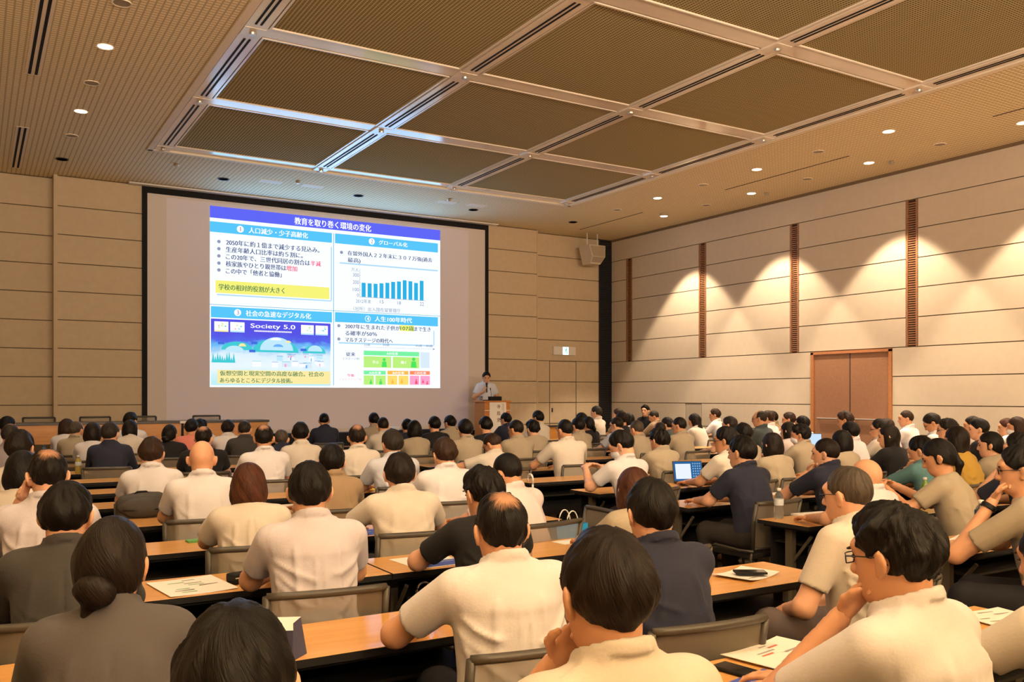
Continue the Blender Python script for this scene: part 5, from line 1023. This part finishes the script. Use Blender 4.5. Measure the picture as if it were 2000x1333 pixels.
b_ = sheet('booklet_cover', 'blue lower page of the booklet on the third-row table', 'booklet', 2.06, 4.125, .29, .13, .05, M_blueprint, z=TZ + .0026, marks=2, mk=[M_paper])
sheet('handout', 'white handout under the phone at the aisle table end', 'paper', 3.19, 3.09, .28, .21, .25, M_paper, marks=5, fold=.012)
sheet('handout', 'open printed handout on the nearest right table', 'paper', 2.31, 2.08, .34, .24, .18, M_paper, marks=9, fold=.008, mk=[mat('print_grey', (.30, .29, .30), .7), M_redprint])
sheet('folder', 'blue folder at the bottom edge of the nearest table', 'folder', 2.05, 1.86, .24, .24, .2, M_blueprint, marks=2, mk=[M_paper])
sheet('handout', 'white handout half under the paper bag near the camera', 'paper', .62, 3.1, .2, .2, .3, M_paper, marks=4)
sheet('leaflet', 'white and red leaflet stack behind the clear bottle', 'paper', 5.22, 4.36, .30, .21, -.1, M_paper, marks=6, th=.012, mk=[M_redprint, mat('print_grey', (.30, .29, .30), .7)])
sheet('handout', 'white papers in front of the chin-on-hand person', 'paper', 6.15, 5.45, .36, .24, .2, M_paper, marks=4, th=.006)
sheet('handout', 'crumpled printed handout by the blue-label bottle', 'paper', 5.05, 3.1, .30, .26, .15, M_paper, marks=9, fold=.014)
sheet('handout', 'handout at the right edge beside the cut-off person', 'paper', 3.42, 2.0, .26, .2, -.2, M_paper, marks=4, fold=.006)
sheet('handout', 'white papers under the open laptop', 'paper', 6.05, 6.5, .34, .2, .1, M_paper, marks=4)
sheet('folder', 'blue folder on the table by the cream polo elbow', 'folder', 2.12, 5.3, .28, .2, .05, M_blueprint, marks=1, mk=[M_paper])
sheet('folder', 'yellow folder on the table by the tan shirt', 'folder', 3.05, 7.75, .30, .22, .1, mat('print_yellow', (.75, .52, .05), .5), marks=1, mk=[M_paper])
sheet('handout', 'white handout right of the striped-collar person', 'paper', 3.02, 4.34, .16, .12, .1, M_paper, marks=2)
sheet('handout', 'papers on the far table in front of the navy jacket', 'paper', 1.75, 11.1, .3, .2, .0, M_paper)
sheet('card_case', 'small green card case by the cream blouse', 'case', 1.13, 5.50, .10, .07, .1, mat('print_leaf', (.12, .36, .12), .5), th=.012)
def phone(label, x, y, rz):
    r = empty('smartphone', (x, y, TZ + .003), rz, label, 'phone')
    box('case', (-.037, .037, -.076, .076, 0, .010), M_blackmatte, r, .004); box('screen', (-.033, .033, -.071, .071, .0101, .0106), mat('phone_glass', (.01, .01, .012), .08, .6), r)
    return r
p_ = phone('dark smartphone lying on the handout at the aisle table end', 3.2, 3.07, 1.0); p_.location.z = TZ + .014
phone('dark smartphone on the nearest right table', 2.05, 2.02, .15); phone('dark smartphone beside the lavender-white shirt arm', 1.20, 4.36, .3)
phone('dark phone at the left bottom edge of the table', .28, 3.0, .2)
r = empty('zip_pouch', (1.08, 4.2, TZ), .25, 'small black zip pouch on the third-row table', 'pouch')
box('body', (-.07, .07, -.045, .045, 0, .045), M_blackmatte, r, .014); bm = bmesh.new(); bm_tube(bm, [(-.066, -.046, .03), (.066, -.046, .03)], .003, 6); bm_tube(bm, [(.066, -.046, .03), (.085, -.05, .012)], .004, 6); finish('zipper', bm, M_chrome, r)
r = empty('pen_case', (2.30, 1.93, TZ), .2, 'black pen case by the nearest right person\'s elbow', 'pen case'); box('body', (-.10, .10, -.03, .03, 0, .032), M_blackmatte, r, .012); box('zipper', (-.09, .09, -.0025, .0025, .032, .0335), M_chrome, r)
# open paper bag on the second-row table
r = empty('paper_bag', (.84, 2.98, TZ), -.45, 'white and blue paper bag lying open on the second-row table', 'bag')
bm = bmesh.new(); w_, h_, d_ = .10, .10, .09
for s_ in ((-1, 1)): pass
P8 = [(-w_, -d_, 0), (w_, -d_, 0), (w_ + .035, 0, .0), (w_, d_, 0), (-w_, d_, 0)]
lo_ = [bm.verts.new(p) for p in P8]; hi_ = [bm.verts.new((p[0] * 1.02 + (-.05 if i == 2 else 0), p[1], h_)) for i, p in enumerate(P8)]
for i in range(5): bm.faces.new((lo_[i], lo_[(i + 1) % 5], hi_[(i + 1) % 5], hi_[i]))
bm.faces.new(lo_[::-1]); bg = finish('bag_body', bm, mat('bag_navy', (.05, .05, .09), .5), r)
bm = bmesh.new(); bm.faces.new([bm.verts.new((p[0] * 1.03 + (-.05 if i == 2 else 0), p[1] * 1.02, h_ + .002)) for i, p in enumerate(P8)]); finish('bag_top_flap', bm, M_paper, r)
box('bag_label', (-.06, .06, -d_ - .002, -d_ - .0005, .03, .10), M_paper, r)
# blue paper bag with white handles on an empty seat
place_chair(3.40, 4.78, 1.45, 'empty mesh-back chair turned sideways carrying the blue paper bag')
r = empty('gift_bag', (3.34, 4.80, .436), .1, 'bright blue paper bag with white cord handles on a chair', 'bag')
bm = bmesh.new(); lo_ = [bm.verts.new(p) for p in ((-.13, -.05, 0), (.13, -.05, 0), (.13, .05, 0), (-.13, .05, 0))]; hi_ = [bm.verts.new(p) for p in ((-.135, -.04, .29), (.135, -.04, .29), (.135, .04, .29), (-.135, .04, .29))]
for i in range(4): bm.faces.new((lo_[i], lo_[(i + 1) % 4], hi_[(i + 1) % 4], hi_[i]))
bm.faces.new(lo_[::-1]); finish('bag_body', bm, mat('bag_blue', (.02, .25, .55), .4), r)
for y in (-.04, .04):
    bm = bmesh.new(); bm_tube(bm, [(.05 * math.cos(a_), y, .285 + .095 * math.sin(a_)) for a_ in np.linspace(0, math.pi, 12)], .004, 6); finish('cord_handle', bm, M_white, r, smooth=True)
# bottles
M_pet = bpy.data.materials.new('clear_plastic'); nt, b = nodes_of(M_pet); b.inputs['Base Color'].default_value = (.85, .88, .88, 1); b.inputs['Roughness'].default_value = .06; b.inputs['Transmission Weight'].default_value = .92; b.inputs['IOR'].default_value = 1.25
def bottle(label, x, y, liquid, lab, cap, h=.21, rr=.033):
    r = empty('drink_bottle', (x, y, TZ), 0, label, 'bottle', 'drink bottles')
    bm = bmesh.new(); bm_lathe(bm, [(rr * .85, 0), (rr, .01), (rr, h * .35), (rr * .93, h * .40), (rr, h * .45), (rr, h * .66), (rr * .75, h * .80), (rr * .38, h * .88), (rr * .38, h * .93)], 20); finish('bottle_body', bm, liquid, r, smooth=True)
    bm = bmesh.new(); bm_lathe(bm, [(rr * 1.01, h * .44), (rr * 1.02, h * .45), (rr * 1.02, h * .64), (rr * 1.01, h * .65)], 20, caps=False); finish('label_band', bm, lab, r, smooth=True)
    bm = bmesh.new(); bm_lathe(bm, [(rr * .46, h * .90), (rr * .46, h * .99), (rr * .40, h)], 16); finish('cap', bm, cap, r, smooth=True)
    return r
M_cap = mat('white_cap', (.75, .73, .68), .4)
bottle('clear water bottle at the aisle end of the third-row table', 4.87, 4.40, M_pet, mat('label_pale', (.55, .62, .68), .4, noise=.2, nscale=60), M_cap, .215)
bottle('green tea bottle in front of the beige T-shirt with ponytail', 6.55, 4.40, mat('tea_green', (.10, .20, .02), .12, .6), mat('label_green', (.10, .22, .04), .4, noise=.2, nscale=60), M_cap, .21)
bb_ = bottle('dark blue labelled bottle beside the watch-wearing forearm', 5.36, 3.22, M_pet, mat('label_navy', (.03, .06, .12), .35), M_cap, .22, .036)
bm = bmesh.new(); bm_lathe(bm, [(.0365, .02), (.037, .021), (.037, .155), (.0365, .157)], 20, caps=False); finish('wrap_label', bm, mat('label_navy', (.03, .06, .12), .35), bb_, smooth=True)
box('label_panel', (-.012, .008, -.0378, -.037, .06, .095), M_paper, bb_)
bottle('clear bottle beside the grey-beige T-shirt with ponytail', 7.45, 4.75, M_pet, mat('label_white', (.6, .6, .58), .4), M_cap, .21)
bottle('blue flask on the far left table', .78, 13.0, mat('flask_blue', (.06, .10, .16), .4), mat('flask_blue', (.06, .10, .16), .4), mat('flask_blue', (.06, .10, .16), .4), .23, .036)
bottle('yellow drink bottle at the far left table', 1.0, 10.98, mat('drink_yellow', (.35, .28, .06), .15, .5), mat('label_pale', (.55, .62, .68), .4, noise=.2, nscale=60), M_cap, .2)
# computers and tablets
def laptop(label, x, y, rz, scr_m, lid=.21, w=.31, window=False, tilt=-.25, cat='laptop'):
    r = empty('laptop', (x, y, TZ), rz, label, cat, 'laptops and tablets on the tables')
    box('base', (-w / 2, w / 2, -.11, .11, 0, .016), M_dark, r, .003); box('keyboard', (-w * .44, w * .44, -.02, .09, .0162, .0175), M_blackmatte, r)
    ld = empty('lid', (0, .11, .014)); ld.parent = r; ld.rotation_euler = (tilt, 0, 0)
    box('lid_shell', (-w / 2, w / 2, -.004, .006, 0, lid), M_dark, ld, .002); sc_ = box('display', (-w / 2 + .008, w / 2 - .008, -.0055, -.0045, .012, lid - .008), scr_m, ld)
    if window:
        box('window_page', (-.13, .03, -.007, -.006, .03, lid - .03), emis('page_white', (.85, .92, 1), 1.0), ld)
        bm = bmesh.new()
        for i in range(4):
            for j in range(7): bm_box(bm, .05 + i * .024, .062 + i * .024, -.007, -.006, .025 + j * .025, .036 + j * .025)
        finish('desktop_icons', bm, emis('icon_pale', (.45, .65, .85), .8), ld)
    return r
laptop('open laptop with blue desktop and white window, middle block', 6.02, 6.52, -.35, emis('desk_blue', (.03, .16, .42), .8), window=True)
laptop('tablet with pale blue screen beside the large cream polo', 5.12, 8.85, -.4, emis('screen_blue', (.18, .45, .70), .8), .19, .17)
laptop('white laptop screen glowing far behind the large cream polo', 6.9, 11.05, -.45, emis('screen_white', (.75, .90, 1), 1.1), .24, .2)
laptop('small cyan screen far off before the corner grille', 10.6, 14.62, -.4, emis('screen_cyan', (.45, .9, 1), 1.2), .28, .2)
laptop('bright white screen between the grey crop and fluffy hair', 8.0, 9.98, -.5, emis('screen_white', (.75, .90, 1), 1.1), .2, .26)
laptop('tilted pale blue screen in front of the brown doors', 10.55, 8.85, -.75, emis('screen_pale', (.55, .72, 1), 1.1), .30, .24)
laptop('dark grey laptop lid before the white shirt by the doors', 10.8, 7.9, 2.3, M_dark, .26, .3)
# bags
r = empty('backpack', (1.03, 6.83, .42), 0, 'grey-black backpack hung on the back of a chair', 'backpack')
M_pack = mat('pack_nylon', (.045, .042, .038), .6, .3, noise=.2, nscale=12, bump=.4, bscale=10)
rsb = np.random.RandomState(4)
def lump(nm, prims, k, mm, amp=.006):
    F = build_field(prims, .011, k); X, Y, Z = F.grids(); F.V = F.V + (amp * fold_noise(X, Y, Z * 1.6, rsb, 45, 5)).astype(np.float32); return mesh_np(nm, [surface_nets(F)], mm, r)
lump('main_pouch', [ell((0, 0, .24), (.175, .085, .21)), ell((0, -.01, .10), (.17, .095, .10)), cone((-.11, 0, .38), (.11, 0, .40), .06, .055)], .05, M_pack)
lump('front_pocket', [ell((0, -.075, .17), (.15, .05, .11))], .02, M_pack, .005); lump('top_flap', [ell((0, -.05, .36), (.165, .06, .075)), ell((.02, -.07, .33), (.13, .04, .05))], .03, M_pack, .007)
bm = bmesh.new(); bm_tube(bm, [(-.13, -.118, .25), (0, -.121, .245), (.13, -.118, .25)], .004, 6); bm_tube(bm, [(-.14, -.103, .345), (0, -.106, .335), (.14, -.103, .345)], .006, 6); finish('zipper', bm, M_blackmatte, r)
bm = bmesh.new(); bm_tube(bm, [(-.05, -.02, .445), (-.03, -.02, .462), (.03, -.02, .462), (.05, -.02, .445)], .008, 6); finish('carry_handle', bm, M_blackmatte, r, smooth=True)
r = empty('tote_bag', (1.95, 6.55, TZ), .1, 'flat cream tote bag with brown strap on the fifth-row table', 'bag')
box('bag_body', (-.17, .17, -.11, .11, 0, .045), mat('canvas_cream', (.62, .55, .44), .9, bump=.3, bscale=30), r, .018); bm = bmesh.new(); bm_tube(bm, [(-.02, -.11, .04), (.08, -.12, .05), (.17, -.08, .035), (.20, .02, .02)], .012, 6); finish('strap', bm, mat('leather_brown', (.22, .08, .025), .5), r, smooth=True)
# walking cane and umbrella hooked on table edges
def hooked(name, label, cat, x, y, m, mh, rz=0):
    r = empty(name, (x, y, 0), rz, label, cat)
    bm = bmesh.new(); bm_tube(bm, [(0, -.03, .70), (0, -.03, .04)], .010, 8); finish('shaft', bm, m, r, smooth=True)
    bm = bmesh.new(); bm_tube(bm, [(0, -.03, .69), (0, -.03, .74)] + [(0, .015 - .045 * math.cos(a_), .74 + .045 * math.sin(a_)) for a_ in np.linspace(.2, math.pi, 8)] + [(0, .06, .712)], .011, 8); finish('hook_handle', bm, mh, r, smooth=True)
hooked('walking_cane', 'white cane handle hooked on the table left of the large polo', 'cane', 4.74, 7.46, M_white, M_white)
r = empty('umbrella', (1.92, 4.10, 0), 0, 'umbrella with pale curved handle hanging under the third-row table', 'umbrella')
bm = bmesh.new(); bm_tube(bm, [(0, 0, .10), (0, 0, .50)], [.012, .028], 8); finish('canopy', bm, M_blackmatte, r, smooth=True)
bm = bmesh.new(); bm_tube(bm, [(0, 0, .5), (0, 0, .56)] + [(.04 - .04 * math.cos(a_), 0, .58 + .04 * math.sin(a_)) for a_ in np.linspace(0, 2.6, 8)], .008, 8); finish('curved_handle', bm, M_chrome, r, smooth=True)
# dais chairs
for i, x in enumerate((.93, 1.78, 2.52, 3.62)):
    place_chair(x, 16.48, math.pi, ('leftmost', 'second', 'third', 'rightmost')[i] + ' empty mesh-back chair behind the dais tables', .4, 'dais chairs')
# operator's desk and monitor
r = empty('operator_desk', (11.75, 14.75, 0), 0, 'small side desk at the right wall under a black monitor', 'table')
box('desk_top', (-.25, .35, -.2, .6, .68, .70), M_daistop, r, .004)
for x, y in ((-.2, -.15), (.3, -.15), (-.2, .55), (.3, .55)): box('leg', (x - .02, x + .02, y - .02, y + .02, 0, .68), M_dark, r)
r = empty('monitor', (11.78, 14.95, .70), math.radians(20), 'black monitor seen from behind on the side desk', 'monitor')
box('stand', (-.1, .1, -.06, .06, 0, .012), M_dark, r); box('neck', (-.02, .02, -.012, .012, .012, .25), M_dark, r); box('panel', (-.25, .25, -.035, -.015, .12, .44), M_blackmatte, r, .004)
# lecturer's microphone
def world_pt(I, p):
    q = RZ(math.radians(I['ty'])) @ np.array(p); l = I['root'].location; return np.array([q[0] + l.x, q[1] + l.y, q[2] + l.z])
e_, k_, d_, _, _ = sp_['sides'][1]; d_ = d_ / np.linalg.norm(d_); g0 = k_ + d_ * .055 + np.array([-.028, .02, 0]); up_ = np.array([0, -.05, 1.0]); up_ /= np.linalg.norm(up_)
A_, B_, C_ = world_pt(sp_, g0 - up_ * .08), world_pt(sp_, g0 + up_ * .08), world_pt(sp_, g0 + up_ * .13)
r = empty('microphone', tuple(A_), 0, 'black handheld microphone held up to the lecturer\'s mouth', 'microphone')
bm = bmesh.new(); bm_tube(bm, [(0, 0, 0), tuple(B_ - A_)], [.011, .015], 10); finish('handle', bm, M_blackmatte, r, smooth=True)
bm = bmesh.new(); bmesh.ops.create_uvsphere(bm, u_segments=12, v_segments=8, radius=.026, matrix=Matrix.Translation(Vector(C_ - A_ - (C_ - B_) * .5))); finish('grille_head', bm, M_dark, r, smooth=True)
r = empty('gooseneck_microphone', (9.07, 15.80, 1.465), 0, 'thin gooseneck microphone rising from the lectern', 'microphone')
bm = bmesh.new(); bm_tube(bm, [(0, 0, 0), (0, .0, .14), (.004, .03, .22)], .005, 6); finish('neck', bm, M_dark, r, smooth=True); bm = bmesh.new(); bm_tube(bm, [(.004, .03, .22), (.006, .05, .26)], .011, 8); finish('capsule', bm, M_dark, r, smooth=True)
print('all', round(_t.time() - _t0, 1))
